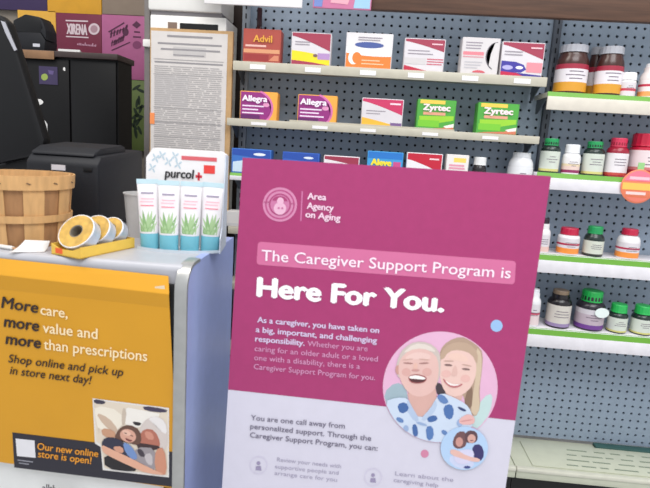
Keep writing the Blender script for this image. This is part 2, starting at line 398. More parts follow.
# ---------------------------------------------------------------- bottles
def bottle(px, Z, label, body, cap, bands, capfrac=.22, neck=.72, caprad=.62, glass=False, dy=0, shoulder=.12, ribs=True, group='vitamin bottles on the green-edged shelves', words=()):
    l, r, b, t = px; Yg = YF+.012
    R = (atY(r, b, Yg).x-atY(l, b, Yg).x)/2*1.02; Y = Yg+R+dy; k = Y/Yg
    if dy: R *= Y/(Yg+R)
    Xc = atY((l+r)/2, (b+t)/2, Y).x; H = atY((l+r)/2, t, Y).z - Z
    root = empty('pill_bottle', (Xc, Y, Z)); tag(root, label, 'bottle', group)
    hb = H*(1-capfrac); sh = H*shoulder; rn = R*neck
    bmt = mat('bottle_plastic_%02x%02x%02x' % body, body, .25, var=.03)
    prof = [(0, 0), (R*.9, 0), (R*.98, H*.015), (R, H*.04), (R, hb-sh-H*.04), (R*.97, hb-sh*.8), (R*.86, hb-sh*.35), (rn, hb-.001), (rn*.98, hb+H*capfrac*.5), (0, hb+H*capfrac*.5)]
    lathe('body', prof, bmt, root)
    # label wrap
    lo, hi = H*.05, hb-sh-H*.05; pr, mi, ms = [], [], []
    for a, c, colr in bands:
        z0, z1 = lo+(hi-lo)*a, lo+(hi-lo)*c
        if not pr: pr.append((R*1.012, z0))
        pr.append((R*1.012, z1)); ms.append(ink(colr, .4)); mi.append(len(ms)-1)
    lw = lathe('label_wrap', pr, ms, root, mi=mi)
    # a few printed lines round the front
    bm = bmesh.new(); rr = R*1.02
    for q in range(3):
        zz = lo+(hi-lo)*(.45+.13*q); a = .25+.4*random.random()
        vs0 = [(rr*math.sin(-a+2*a*i/6), -rr*math.cos(-a+2*a*i/6)) for i in range(7)]
        v = [[bm.verts.new((x, y, zz+d)) for x, y in vs0] for d in (0, H*.018)]
        for i in range(6): bm.faces.new((v[0][i], v[0][i+1], v[1][i+1], v[1][i]))
    fin('label_lines', bm, ink((110, 96, 110)), lw)
    rc = R*caprad; hc = H*capfrac
    cm = mat('cap_plastic_%02x%02x%02x' % cap, cap, .35, var=.04)
    bm = bmesh.new(); n = 36
    zs = [(0, rc*1.02), (hc*.12, rc*1.02), (hc*.14, rc), (hc*.9, rc*.985), (hc, rc*.92)]
    rings = []
    for zq, rq in zs:
        rings.append([bm.verts.new((rq*(1-(.025 if (i % 2 and .1 < zq/hc < .95) else 0))*math.cos(2*math.pi*i/n), rq*(1-(.025 if (i % 2 and .1 < zq/hc < .95) else 0))*math.sin(2*math.pi*i/n), hb+zq)) for i in range(n)])
    for a, c in zip(rings, rings[1:]):
        for i in range(n): bm.faces.new((a[i], a[(i+1) % n], c[(i+1) % n], c[i]))
    bm.faces.new(rings[-1]); bm.faces.new(rings[0][::-1])
    fin('cap', bm, cm, root, smooth=False)
    return root
AMB, CLR, DGRN, GCAP, RCAP = (66, 36, 30), (172, 172, 178), (30, 44, 40), (30, 150, 84), (190, 30, 66)
LBL = (222, 220, 214)
lab_mwy = [(0, .34, (214, 152, 44)), (.34, .82, (226, 220, 224)), (.82, 1, (160, 40, 62))]
z = ZR[0]
bottle((556, 587.5, 93, 46), z, 'large dark bottle with silver cap and white, gold, maroon label at the shelf end', AMB, CLR, lab_mwy, capfrac=.15, caprad=.86, neck=.8, shoulder=.2)
bottle((588, 602, 94.5, 47.5), z, 'dark silver-capped bottle half hidden behind two others on the top vitamin shelf', AMB, CLR, lab_mwy, capfrac=.15, caprad=.86, neck=.8, shoulder=.2, dy=.064)
bottle((596, 622.5, 95, 47.5), z, 'large dark silver-capped bottle next to the small white bottle', AMB, CLR, lab_mwy, capfrac=.15, caprad=.86, neck=.8, shoulder=.2)
bottle((619.5, 635.5, 96, 73), z, 'small all-white bottle with a red stripe on the top vitamin shelf', (232, 230, 230), (236, 234, 234), [(0, .35, WHT), (.35, .55, (200, 60, 80)), (.55, 1, WHT)], capfrac=.3, caprad=.95, neck=.85, shoulder=.06)
bottle((640, 662, 98, 64), z, 'pale bottle with an orange foot cut by the right edge, top vitamin shelf', (226, 214, 210), (230, 226, 226), [(0, .3, (236, 160, 90)), (.3, .6, (234, 222, 220)), (.6, .75, (190, 40, 70)), (.75, 1, (234, 222, 220))], shoulder=.22)
z = ZR[1]
gl = [(0, .12, (206, 200, 120)), (.12, 1, (206, 212, 200))]
bottle((540.5, 559.5, 173, 138.5), z, 'dark green bottle with green cap beside the sign corner and a white bottle', DGRN, GCAP, gl, capfrac=.2, caprad=.72)
bottle((562.5, 580, 175, 144.5), z, 'white bottle with white cap and plum label, between two green-capped bottles', (232, 230, 230), (240, 240, 242), [(0, .2, (140, 40, 90)), (.2, .45, (226, 200, 190)), (.45, .6, (226, 206, 170)), (.6, 1, (234, 230, 230))], capfrac=.28, caprad=.8, neck=.7)
bottle((583, 603.5, 177, 141.5), z, 'dark green bottle with green cap between the white bottle and a red-capped bottle', DGRN, GCAP, gl, capfrac=.19, caprad=.72)
bottle((606, 627.5, 178, 138), z, 'red bottle with red cap and white label left of the large red-lidded jar', (150, 26, 50), (206, 50, 84), [(0, .12, (190, 70, 60)), (.12, 1, (228, 222, 224))], capfrac=.22, caprad=.72)
bottle((629.5, 662, 180, 134), z, 'large red-lidded jar with red fruit on its label behind the round tag', (190, 30, 60), (196, 28, 62), [(0, .25, (180, 30, 50)), (.25, .36, (206, 120, 120)), (.36, 1, (232, 214, 216))], capfrac=.28, caprad=.92, neck=.85, shoulder=.04)
z = ZR[2]
rl = [(0, .36, (238, 144, 60)), (.36, .55, WHT), (.55, .68, (180, 36, 72)), (.68, 1, WHT)]
bottle((536, 550, 254, 218), z, 'white dark-capped bottle half hidden by the right edge of the sign', (230, 226, 226), (40, 28, 40), [(0, .3, (226, 190, 180)), (.3, 1, WHT)], capfrac=.3)
bottle((557.5, 579, 255.5, 227.5), z, 'white bottle with red cap and orange foot left of the green-capped bottle', (234, 230, 230), RCAP, rl, capfrac=.25, caprad=.8, neck=.7, shoulder=.08)
bottle((584, 603.5, 257, 226), z, 'dark bottle with green cap between two red-capped white bottles', DGRN, GCAP, [(0, .1, (60, 60, 56)), (.1, 1, (206, 210, 196))], capfrac=.24, caprad=.74, shoulder=.18)
bottle((617, 639, 260.5, 228.5), z, 'white bottle with red cap and orange foot nearest the right edge', (234, 230, 230), RCAP, rl, capfrac=.2, caprad=.7, neck=.6, shoulder=.2)
z = ZR[3]
bottle((526, 540, 327.5, 288.5), z, 'white bottle on the lowest shelf half covered by the sign', (230, 228, 230), (232, 232, 236), [(0, .5, (226, 206, 206)), (.5, .6, (190, 60, 90)), (.6, 1, WHT)])
bottle((547, 570.5, 329, 289.5), z, 'black bottle with tan cap top and cream label on the lowest vitamin shelf', (26, 22, 26), (132, 112, 92), [(0, .16, (150, 130, 170)), (.16, 1, (206, 200, 190))], capfrac=.2, caprad=.66)
pb_ = bottle((576, 604, 331.5, 290), z, 'large green-capped bottle with purple and grey label and round white sticker', (40, 36, 44), (30, 170, 76), [(0, .22, (110, 60, 140)), (.22, .75, (186, 170, 180)), (.75, 1, (206, 200, 206))], capfrac=.27, caprad=.72)
bottle((608, 627, 334, 303.5), z, 'small dark bottle with bright green cap beside the purple-labelled bottle', DGRN, (40, 178, 84), gl, capfrac=.28, caprad=.8)
bottle((631.5, 652, 336, 305), z, 'small dark bottle with bright green cap at the right edge, lowest shelf', DGRN, (40, 178, 84), gl, capfrac=.28, caprad=.8)
st = atY(602, 313, 1.487)
d = lathe('sticker', [(0, 0), (.0185, 0), (.019, .0008), (0, .0008)], ink((226, 236, 232)), M=Matrix.Translation(st) @ Matrix.Rotation(math.radians(90), 4, 'X') @ Matrix.Diagonal((1, .75, 1, 1)))
setp(d, pb_)
z = ZL[2]
bottle((472, 485.5, 190, 157), z, 'small black bottle with a square white cap above the sign', (30, 26, 30), (232, 232, 230), [(0, 1, (40, 36, 42))], capfrac=.25, caprad=.9, neck=.8, group='bottles on the third cream shelf')
bottle((507.5, 532, 193, 152.5), z, 'white plastic bottle with a grey-white cap above the right corner of the sign', (224, 224, 226), (214, 216, 218), [(0, .55, (206, 210, 222)), (.55, 1, (228, 228, 230))], capfrac=.12, caprad=.72, shoulder=.2, group='bottles on the third cream shelf')
# dark slim bottle behind the red-brown box
bt = bottle((254, 264, 60, 8), ZL[0], 'slim dark red bottle standing behind the red-brown box', (62, 26, 32), (50, 20, 28), [(0, 1, (70, 30, 36))], capfrac=.3, caprad=.5, neck=.45, shoulder=.25, dy=.068, group='bottles on the top cream shelf')
# pale carton at the end of the fourth shelf
carton((226, 262, 241, 212), ZL[3], (206, 202, 200), 'pale grey box low on the shelf beside the left edge of the sign', [((190, 188, 190), band(.0, .2))])

# round tag hanging on the shelf edge
tc = atY(638, 186.5, YF-.006); R_ = Matrix.Translation(tc) @ Matrix.Rotation(math.radians(90), 4, 'X')
rt = lathe('shelf_talker', [(0, 0), (.0435, 0), (.0445, .0008), (.0435, .0016), (0, .0016)], ink((236, 128, 92)), M=R_, n=40)
tag(rt, 'round orange and pink sale tag hanging over the shelf edge', 'tag')
def tpl(x, y, l): return Vector((tc.x+x*.042, tc.y-.0018-l, tc.z+y*.042))
printing('tag_print', [((246, 190, 90), [(-.95, -.22), (.95, -.22), (.97, .2), (-.97, .2)]), ((240, 120, 140), [*ell(0, 0, .97, .97, 14, 0, math.radians(20), math.radians(160))]), ((250, 190, 200), [(-.6, .42), (.6, .42), (.6, .6), (-.6, .6)]), ((250, 206, 200), [(-.7, -.52), (.5, -.52), (.5, -.34), (-.7, -.34)]), ((226, 120, 100), [*ell(0, 0, .97, .97, 10, 0, math.radians(225), math.radians(315))])], tpl, rt)
cl = box('clip', (tc.x-.008, YF-.006, tc.z+.04), (tc.x+.008, YF-.0042, tc.z+.062), mat('clear_green_clip', (150, 200, 130), .2)); setp(cl, rt)

# ---------------------------------------------------------------- magenta sign on its stand
PS = Vector((.049, .986, 1.073)); PN = Vector((0, -math.cos(math.radians(1.6)), math.sin(math.radians(1.6))))
def sp(x, y, l=0):
    return onplane(x, y, PS, PN) + PN*l
def ext(p, q, t): return (p[0]+(q[0]-p[0])*t, p[1]+(q[1]-p[1])*t)
TL, TR = (242.7, 157.6), (551, 176.2)
mL, mR = (228.2, 389.5), (515.4, 420.5)
BL, BR = ext(TL, (222, 488), 1.09), ext(TR, (505.5, 488), 1.09)
SG = empty('sign', (PS.x, PS.y, 0))
tag(SG, 'large magenta and white caregiver support sign board standing beside the counter', 'sign')
M_foam = mat('white_sign_board', (210, 206, 220), .55, var=.015)
M_mag = mat('magenta_print', (164, 50, 106), .38, var=.03, scale=60)
bd = prism('board', [sp(*q) for q in (TL, TR, BR, BL)], -PN*.006, M_foam); setp(bd, SG)
hd = printing('magenta_panel', [(M_mag, [TL, TR, mR, mL])], sp, SG)
# hidden stand behind the board
bm = bmesh.new(); xm = .04
tube(bm, [(xm, 1.03, .02), (xm, 1.03, .9)], .012); bbox(bm, (xm-.18, 1.017, .5), (xm+.18, 1.03, .53)); st_ = fin('stand_pole', bm, M_black); setp(st_, SG)
bm = bmesh.new(); bbox(bm, (xm-.2, .9, 0), (xm+.2, 1.2, .02), .004); setp(fin('stand_base', bm, M_black), SG)
bm = bmesh.new(); lo = min(sp(*BL).z, sp(*BR).z); bbox(bm, (xm-.2, .955, lo-.02), (xm+.2, 1.035, lo+.002)); setp(fin('stand_ledge', bm, M_black), SG)
def stext(s, a, b, hpx, rgb, weight=0, shear=0, lift=.0012):
    p0, p1 = sp(*a, lift), sp(*b, lift); up = sp(a[0], a[1]-10, lift)-sp(*a, lift)
    return text3(s, p0, p1, up, hpx*up.length/10, ink(rgb), SG, weight, shear)
# pill behind the first line
def rrect(tl, tr, br, bl, rad):
    out = []
    for p, a, b in ((tl, bl, tr), (tr, tl, br), (br, tr, bl), (bl, br, tl)):
        P = Vector(p); A = P+(Vector(a)-P).normalized()*rad; B = P+(Vector(b)-P).normalized()*rad
        for k in range(6):
            t = k/5; q = A*(1-t)**2+P*2*t*(1-t)+B*t*t; out.append((q.x, q.y))
    return out
printing('heading_pill', [((206, 106, 150), rrect((258, 241.5), (516, 261), (514.5, 284.5), (256.5, 264.5), 4))], sp, SG, lift0=.0006)
stext('The Caregiver Support Program is', (261.5, 260.2), (510, 278.2), 10.8, (246, 226, 238), .006)
stext('Here For You.', (257.8, 295.8), (442.5, 311.5), 18.8, (248, 244, 248), .035)
LAV, PNK = (214, 196, 226), (214, 150, 190)
stext('As a caregiver, you have taken on', (257.5, 322), (378.8, 332.8), 5.6, LAV, .02)
stext('a big, important, and challenging', (256, 331.7), (376.6, 342.9), 5.6, LAV, .02)
stext('responsibility.', (255.4, 341), (304.5, 345.5), 5.6, LAV, .02)
stext('Whether you are', (307.5, 345.7), (367.4, 351), 5.4, PNK, .004)
stext('caring for an older adult or a loved', (254.7, 350.6), (377.5, 361.4), 5.4, PNK, .004)
stext('one with a disability, there is a', (254.3, 359.7), (359.8, 368.7), 5.4, PNK, .004)
stext('Caregiver Support Program for you.', (253.9, 368.7), (375, 380), 5.4, PNK, .004)
DG, MG = (112, 106, 126), (160, 154, 176)
stext('You are one call away from', (251, 419.7), (344.7, 428.3), 5.2, DG, .006)
stext('personalized support. Through the', (250.3, 428.3), (371, 440.6), 5.2, DG, .006)
stext('Caregiver Support Program, you can:', (250, 437), (377.4, 450.5), 5.2, DG, .006)
stext('Review your needs with', (277, 461), (341, 468), 4, MG)
stext('supportive people and', (275, 468), (338.5, 474.5), 4, MG)
stext('arrange care for you', (274.5, 474.5), (337, 481.5), 4, MG)
stext('Learn about the', (395, 475), (453, 481.5), 4, MG)
stext('caregiving help', (393.5, 481.5), (438, 487), 4, MG)
# logo: seal, bar, three words
gx, gy, gr = 280, 204.5, 17.2
def disc(x, y, r, n=28): return ell(x, y, r, r, n)
printing('seal', [((206, 130, 168), disc(gx, gy, gr)), ((176, 70, 122), ring_poly(gx, gy, gr*.78, gr*.86)), ((198, 116, 158), disc(gx, gy, gr*.62)), ((166, 60, 112), ring_poly(gx, gy, gr*.56, gr*.64)),
                  ((166, 60, 112), [ell(gx, gy-3.6, 7.5, 4.8, 14, .05, math.pi, 2*math.pi)]), ((226, 176, 200), ell(gx, gy+4, 6.2, 6.2)), ((226, 176, 200), ell(gx+.5, gy-3.5, 3.4, 3.6)), ((176, 80, 126), [[(gx-16, gy-3), (gx-10, gy-3), (gx-10, gy-2), (gx-16, gy-2)], [(gx+10, gy-1.6), (gx+15, gy-1.3), (gx+15, gy-.4), (gx+10, gy-.7)]]), ((190, 100, 146), [ell(gx-1.2, gy+3.5, 1.2, 1, 8), ell(gx+2.4, gy+3.7, 1.2, 1, 8)])], sp, SG, lift0=.0006)
printing('logo_bar', [((198, 110, 156), [(301.6, 191), (303, 191), (301.6, 221), (300.2, 221)])], sp, SG, lift0=.0006)
stext('Area', (307.5, 199), (326, 200.2), 6.4, (240, 206, 224), .02)
stext('Agency', (307, 208.5), (333.3, 211), 6.4, (240, 206, 224), .02)
stext('on Aging', (305.5, 217), (340, 221), 6.4, (240, 206, 224), .02)
printing('blue_dot', [((150, 186, 226), disc(496.5, 325.7, 6))], sp, SG, lift0=.0006)
printing('pink_dot', [((206, 130, 160), disc(424.7, 453.6, 4))], sp, SG, lift0=.0006)
for ix, iy in ((258.5, 465), (373, 477)):
    printing('icon', [((206, 200, 218), ring_poly(ix, iy, 8, 9)), ((150, 140, 170), [ell(ix, iy-2, 2, 2, 10), [(ix-3, iy+5), (ix+3, iy+5.5), (ix+2.4, iy+1), (ix-2.4, iy+1)]])], sp, SG, lift0=.0006)
# the large round photograph
EC, EX, EY = (440.2, 387), 57.4, 55.6
def zz(x, y): return (380+x/5.4167, 330+y/5.4167)
def clipc(poly, c=EC, rx=EX, ry=EY):
    out = []
    for x, y in poly:
        dx, dy = (x-c[0])/rx, (y-c[1])/ry; k = math.hypot(dx, dy)
        out.append((x, y) if k <= .985 else (c[0]+dx/k*rx*.985, c[1]+dy/k*ry*.985))
    return out
def smooth(poly, it=2):
    for _ in range(it):
        n = len(poly); q = []
        for i in range(n):
            a, b = poly[i], poly[(i+1) % n]
            q += [(a[0]*.75+b[0]*.25, a[1]*.75+b[1]*.25), (a[0]*.25+b[0]*.75, a[1]*.25+b[1]*.75)]
        poly = q
    return poly
def P8(pts, it=1): return clipc(smooth([zz(*q) for q in pts], it))
def E8(x, y, rx, ry, rot=0): return clipc(ell(*zz(x, y), rx/5.4167, ry/5.4167, 24, rot))
SKA, SKB, BLU = (224, 184, 176), (230, 194, 184), (64, 100, 158)
photo = [((224, 176, 204), ell(*EC, EX, EY, 56)),
    ((158, 178, 188), P8([(18, 340), (85, 280), (140, 305), (155, 390), (60, 440), (18, 410)])),
    ((190, 212, 210), P8([(560, 360), (612, 340), (600, 440), (540, 540), (490, 520), (500, 470)])),
    # younger woman: hair, dark strands, neck, face
    ((178, 150, 130), P8([(320, 130), (342, 80), (400, 42), (470, 36), (532, 68), (558, 130), (552, 220), (538, 320), (544, 420), (515, 475), (480, 440), (440, 330), (330, 310)])),
    ((206, 184, 158), P8([(520, 85), (552, 130), (548, 240), (532, 330), (542, 420), (515, 470), (488, 430), (506, 330), (522, 220)])),
    ((132, 106, 88), P8([(480, 300), (505, 315), (495, 440), (450, 405)])),
    ((66, 54, 62), P8([(295, 280), (335, 290), (375, 360), (310, 360)])),
    ((214, 172, 162), P8([(350, 320), (450, 330), (440, 390), (365, 375)])),
    (SKB, P8([(330, 150), (358, 108), (420, 98), (485, 115), (520, 160), (522, 235), (498, 305), (450, 350), (392, 362), (350, 335), (325, 270), (324, 200)])),
    ((188, 160, 138), P8([(320, 145), (350, 88), (410, 62), (485, 70), (530, 120), (526, 195), (497, 128), (430, 106), (372, 114), (338, 165)])),
    ((232, 196, 182), P8([(370, 130), (430, 122), (480, 150), (470, 175), (420, 165), (370, 155)])),
    ((226, 180, 172), E8(358, 236, 26, 20)), ((226, 180, 172), E8(462, 262, 26, 20)),
    ((130, 102, 98), E8(370, 189, 22, 6, .08)), ((130, 102, 98), E8(465, 211, 22, 6, .12)),
    ((192, 156, 142), E8(372, 167, 28, 3, .02)), ((192, 156, 142), E8(470, 190, 28, 3, .2)),
    ((220, 180, 170), P8([(402, 190), (415, 195), (420, 245), (395, 250), (385, 240)])),
    ((186, 110, 112), P8([(335, 255), (370, 285), (405, 294), (455, 288), (425, 310), (385, 312), (352, 288)])), ((242, 232, 228), P8([(348, 268), (380, 287), (410, 293), (442, 291), (410, 302), (375, 298)])),
    # older woman: hair, ear, neck, face
    ((202, 188, 180), P8([(82, 220), (100, 140), (132, 92), (190, 60), (262, 66), (315, 105), (330, 160), (324, 255), (298, 310), (105, 265)])),
    ((222, 210, 200), P8([(120, 125), (185, 70), (262, 78), (312, 122), (240, 104), (165, 112)])),
    ((200, 150, 140), E8(98, 214, 15, 26)),
    ((212, 168, 158), P8([(145, 320), (300, 300), (308, 375), (272, 425), (215, 482), (165, 415)])),
    (SKA, P8([(108, 155), (155, 108), (230, 96), (300, 128), (320, 190), (312, 275), (292, 328), (240, 358), (188, 358), (140, 326), (106, 262), (98, 205)])),
    ((230, 196, 188), P8([(140, 140), (200, 115), (275, 130), (270, 160), (200, 155), (140, 165)])),
    ((216, 168, 160), E8(142, 226, 24, 22)), ((216, 168, 160), E8(254, 226, 26, 22)),
    ((166, 122, 116), E8(152, 178, 27, 4.5, .06)), ((166, 122, 116), E8(238, 178, 27, 4.5, -.06)),
    ((204, 164, 152), E8(150, 158, 30, 3, -.1)), ((204, 164, 152), E8(240, 158, 30, 3, .1)),
    ((226, 182, 168), E8(192, 196, 12, 20)), ((202, 150, 144), E8(192, 216, 22, 7)),
    ((160, 86, 86), P8([(150, 246), (200, 234), (255, 252), (246, 280), (200, 290), (160, 280)])), ((84, 44, 48), P8([(158, 256), (200, 256), (248, 262), (238, 278), (198, 284), (165, 276)])), ((244, 238, 234), P8([(155, 248), (200, 241), (248, 256), (240, 267), (200, 263), (162, 261)])),
    # patterned blouse
    ((200, 212, 230), P8([(22, 385), (90, 362), (150, 366), (172, 412), (215, 482), (272, 422), (302, 368), (330, 336), (400, 362), (465, 398), (488, 430), (505, 480), (495, 530), (440, 570), (380, 600), (270, 615), (180, 590), (110, 535), (55, 470)])),
    ((176, 192, 218), P8([(150, 366), (172, 412), (215, 482), (190, 500), (138, 425)])), ((180, 196, 220), P8([(302, 368), (272, 422), (215, 482), (250, 490), (310, 420)])),
    (BLU, P8([(90, 400), (140, 385), (160, 430), (110, 455)])), (BLU, P8([(252, 470), (300, 455), (315, 485), (262, 500)])), ((74, 110, 168), P8([(340, 410), (385, 395), (402, 440), (385, 485), (350, 470)])), ((96, 128, 180), P8([(305, 350), (340, 345), (375, 385), (350, 400), (320, 385)])),
    (BLU, P8([(172, 510), (198, 505), (208, 570), (180, 575)])), ((84, 120, 176), P8([(245, 520), (285, 515), (292, 580), (255, 600)])), ((96, 128, 180), E8(108, 484, 22, 12, .5)), ((96, 128, 180), E8(348, 552, 18, 12, .6)), ((52, 66, 112), P8([(418, 408), (470, 430), (455, 440), (425, 424)])), ((150, 172, 208), E8(225, 505, 30, 7, .3)), ((150, 172, 208), E8(140, 530, 14, 18)), ((150, 172, 208), E8(430, 500, 16, 20)),
    ((226, 176, 172), P8([(425, 478), (480, 446), (515, 475), (505, 510), (430, 508)])), ((206, 146, 144), P8([(432, 488), (500, 478), (502, 484), (434, 496)]))]
printing('round_photograph', photo, sp, SG, lift0=.0005, dl=.00005)
sc2 = (464, 447.3)
def z2(x, y): return (380+x/5.4167, 400+y/5.4167)
def C2(x, y, rx, ry, rot=0): return clipc(ell(*z2(x, y), rx/5.4167, ry/5.4167, 20, rot), sc2, 23.6, 21.6)
def Q2(pts): return clipc(smooth([z2(*q) for q in pts], 1), sc2, 23.6, 21.6)
printing('small_round_photograph', [((176, 202, 232), ell(*sc2, 23.6, 21.6, 40)), ((200, 206, 232), Q2([(360, 310), (430, 280), (500, 310), (510, 360), (420, 370)])),
    ((54, 48, 100), Q2([(498, 240), (545, 232), (565, 290), (540, 332), (500, 300)])), ((110, 76, 78), Q2([(392, 210), (420, 165), (465, 165), (470, 240), (430, 262), (395, 250)])), ((92, 64, 70), Q2([(455, 180), (480, 158), (520, 165), (530, 205), (510, 230), (460, 225)])),
    ((200, 146, 136), C2(428, 222, 20, 26)), ((212, 164, 152), C2(494, 204, 22, 24)), ((120, 70, 74), C2(494, 214, 10, 2.5)), ((210, 206, 230), Q2([(395, 280), (450, 262), (500, 262), (510, 300), (470, 345), (405, 335)])),
    ((224, 180, 170), Q2([(376, 262), (412, 262), (470, 298), (545, 312), (530, 334), (450, 314), (382, 292)])), ((60, 70, 130), C2(470, 358, 18, 7))], sp, SG, lift0=.0036, dl=.00005)

# ---------------------------------------------------------------- checkout counter
ZC = .87; XE = -.305; YC = .925
CT = empty('counter', (-.7, 1.1, 0)); tag(CT, 'white checkout counter with pale grey top and lilac end panel', 'counter')
s0 = snapshot()
def rounded_profile(x, y0, y1, z0, z1, r, n=8):
    pts = [(x, y1, z0), (x, y1, z1)]
    for k in range(n+1):
        a = math.pi/2*k/n; pts.append((x, y0+r-r*math.sin(a), z1-r+r*math.cos(a)))
    return pts + [(x, y0, z0)]
prism('end_panel', rounded_profile(XE-.016, YC, 1.272, 0, ZC, .045), (.016, 0, 0), M_lilac)
# aluminium edging that follows the front of the end panel
bm = bmesh.new(); pts = rounded_profile(0, YC, 1.272, 0, ZC, .045)[1:]
prev = None
pts = [(0, 1.0, ZC)]+pts[1:]
for x, y, z in pts:
    nrm = Vector((0, 0, 1)) if y > YC+.044 else (Vector((0, -1, 0)) if z < ZC-.042 else (Vector((0, y, z))-Vector((0, YC+.045, ZC-.045))).normalized())
    q = [bm.verts.new(Vector((xx, y, z))+nrm*t) for xx, t in ((XE-.022, -.003), (XE-.022, .003), (XE-.012, .0045), (XE+.001, .003), (XE+.001, -.003))]
    if prev:
        for k in range(5): bm.faces.new((prev[k], prev[(k+1) % 5], q[(k+1) % 5], q[k]))
    prev = q
fin('edge_trim', bm, M_alu, smooth=True)
prism('top', rounded_profile(-1.35, YC+.014, 1.272, ZC-.06, ZC, .012), (1.35+XE-.016, 0, 0), M_ctop)
box('front_panel', (-1.35, YC+.015, .06), (XE-.016, YC+.03, ZC-.06), mat('white_counter_front', (226, 226, 224), .5, var=.02))
box('channel', (-.347, YC+.006, .06), (-.3215, YC+.0149, ZC-.035), M_kick)
box('plinth', (-1.35, YC+.05, 0), (XE-.016, 1.25, .08), M_kick)
box('back_panel', (-1.35, 1.255, .06), (XE-.016, 1.27, ZC-.03), M_white)
adopt(s0, CT)

# yellow poster folded over the counter edge
YS = YC+.001
YPO = empty('poster', (-.6, YS, 0)); tag(YPO, 'golden yellow printed poster taped to the front of the counter', 'poster')
def yp(x, y, l=0): return atY(x, y, YS-l)
tlf, trf = (-40, 270.5), (169, 294.5); brf, blf = (178.5, 489), (-40, 456)
bm = bmesh.new()
V = [yp(*q) for q in (blf, brf, trf, tlf)]
t0, t1 = V[3], V[2]
m0, m1 = yp(-40, 285), yp(169.6, 308)
u0, u1 = atY(-40, 254, YC+.011), atY(168.5, 276, YC+.011)
fwd = Vector((0, -.005, 0))
f0, f1 = atY(*tlf, YS-.005), atY(*trf, YS-.005)
rows = [(V[0], V[1]), (m0, m1), (f0, f1), (f0+Vector((0, .0008, .002)), f1+Vector((0, .0008, .002))), (u0, u1)]
rv = [(bm.verts.new(a), bm.verts.new(b)) for a, b in rows]
for a, b in zip(rv, rv[1:]): bm.faces.new((a[0], a[1], b[1], b[0]))
sheet = fin('sheet', bm, M_yellow); setp(sheet, YPO)
sm_ = sheet.modifiers.new('paper', 'SOLIDIFY'); sm_.thickness = .0002; sm_.offset = 0
def ytext(s, a, b, hpx, rgb, weight=.0, shear=0):
    p0, p1 = yp(*a, .0016), yp(*b, .0016); up = yp(a[0], a[1]-10, .0016)-yp(*a, .0016)
    return text3(s, p0, p1, up, hpx*up.length/10, ink(rgb), YPO, weight, shear)
DB, CRM = (44, 28, 24), (246, 224, 180)
ytext('More', (1.5, 307.5), (37.8, 313), 11.3, DB, .018, .12); ytext('care,', (40.5, 314.3), (67.5, 318), 10, CRM, .01)
ytext('more', (4, 326.5), (38.7, 331.3), 11.3, DB, .02, .12); ytext('value and', (43, 332.4), (97.3, 339), 10.5, CRM, .01)
ytext('more', (5.8, 343.8), (40.5, 348.3), 11.3, DB, .02, .12); ytext('than prescriptions', (44, 349.2), (147, 361.2), 10.5, CRM, .008)
ytext('Shop online and pick up', (8.4, 362.2), (123, 376.2), 8.2, DB, .008, .2); ytext('in store next day!', (10, 374), (91.5, 384.2), 8.2, DB, .008, .2)
printing('navy_band', [((36, 34, 46), [(12.3, 432.3), (177.2, 452.5), (178.6, 487.7), (14.3, 467.5)]), ((222, 220, 224), [(15.6, 438.5), (34.5, 440.5), (35.6, 457.8), (17, 456)]), ((150, 150, 160), [[(17.5, 459.5), (33, 461.5), (33, 462.5), (17.5, 460.5)], [(19, 462.5), (29, 463.8), (29, 464.8), (19, 463.5)]])], yp, YPO, lift0=.0006)
ytext('Our new online', (37.5, 449.5), (98, 457), 7, (226, 150, 40), .012, .1); ytext('store is open!', (38, 457), (91.5, 464), 7, (226, 150, 40), .012, .1)
def z9(x, y): return (88+x/5.544, 395+y/5.544)
def P9(pts, it=1): return smooth([z9(*q) for q in pts], it) if it else [z9(*q) for q in pts]
def E9(x, y, rx, ry, rot=0): return ell(*z9(x, y), rx/5.544, ry/5.544, 22, rot)
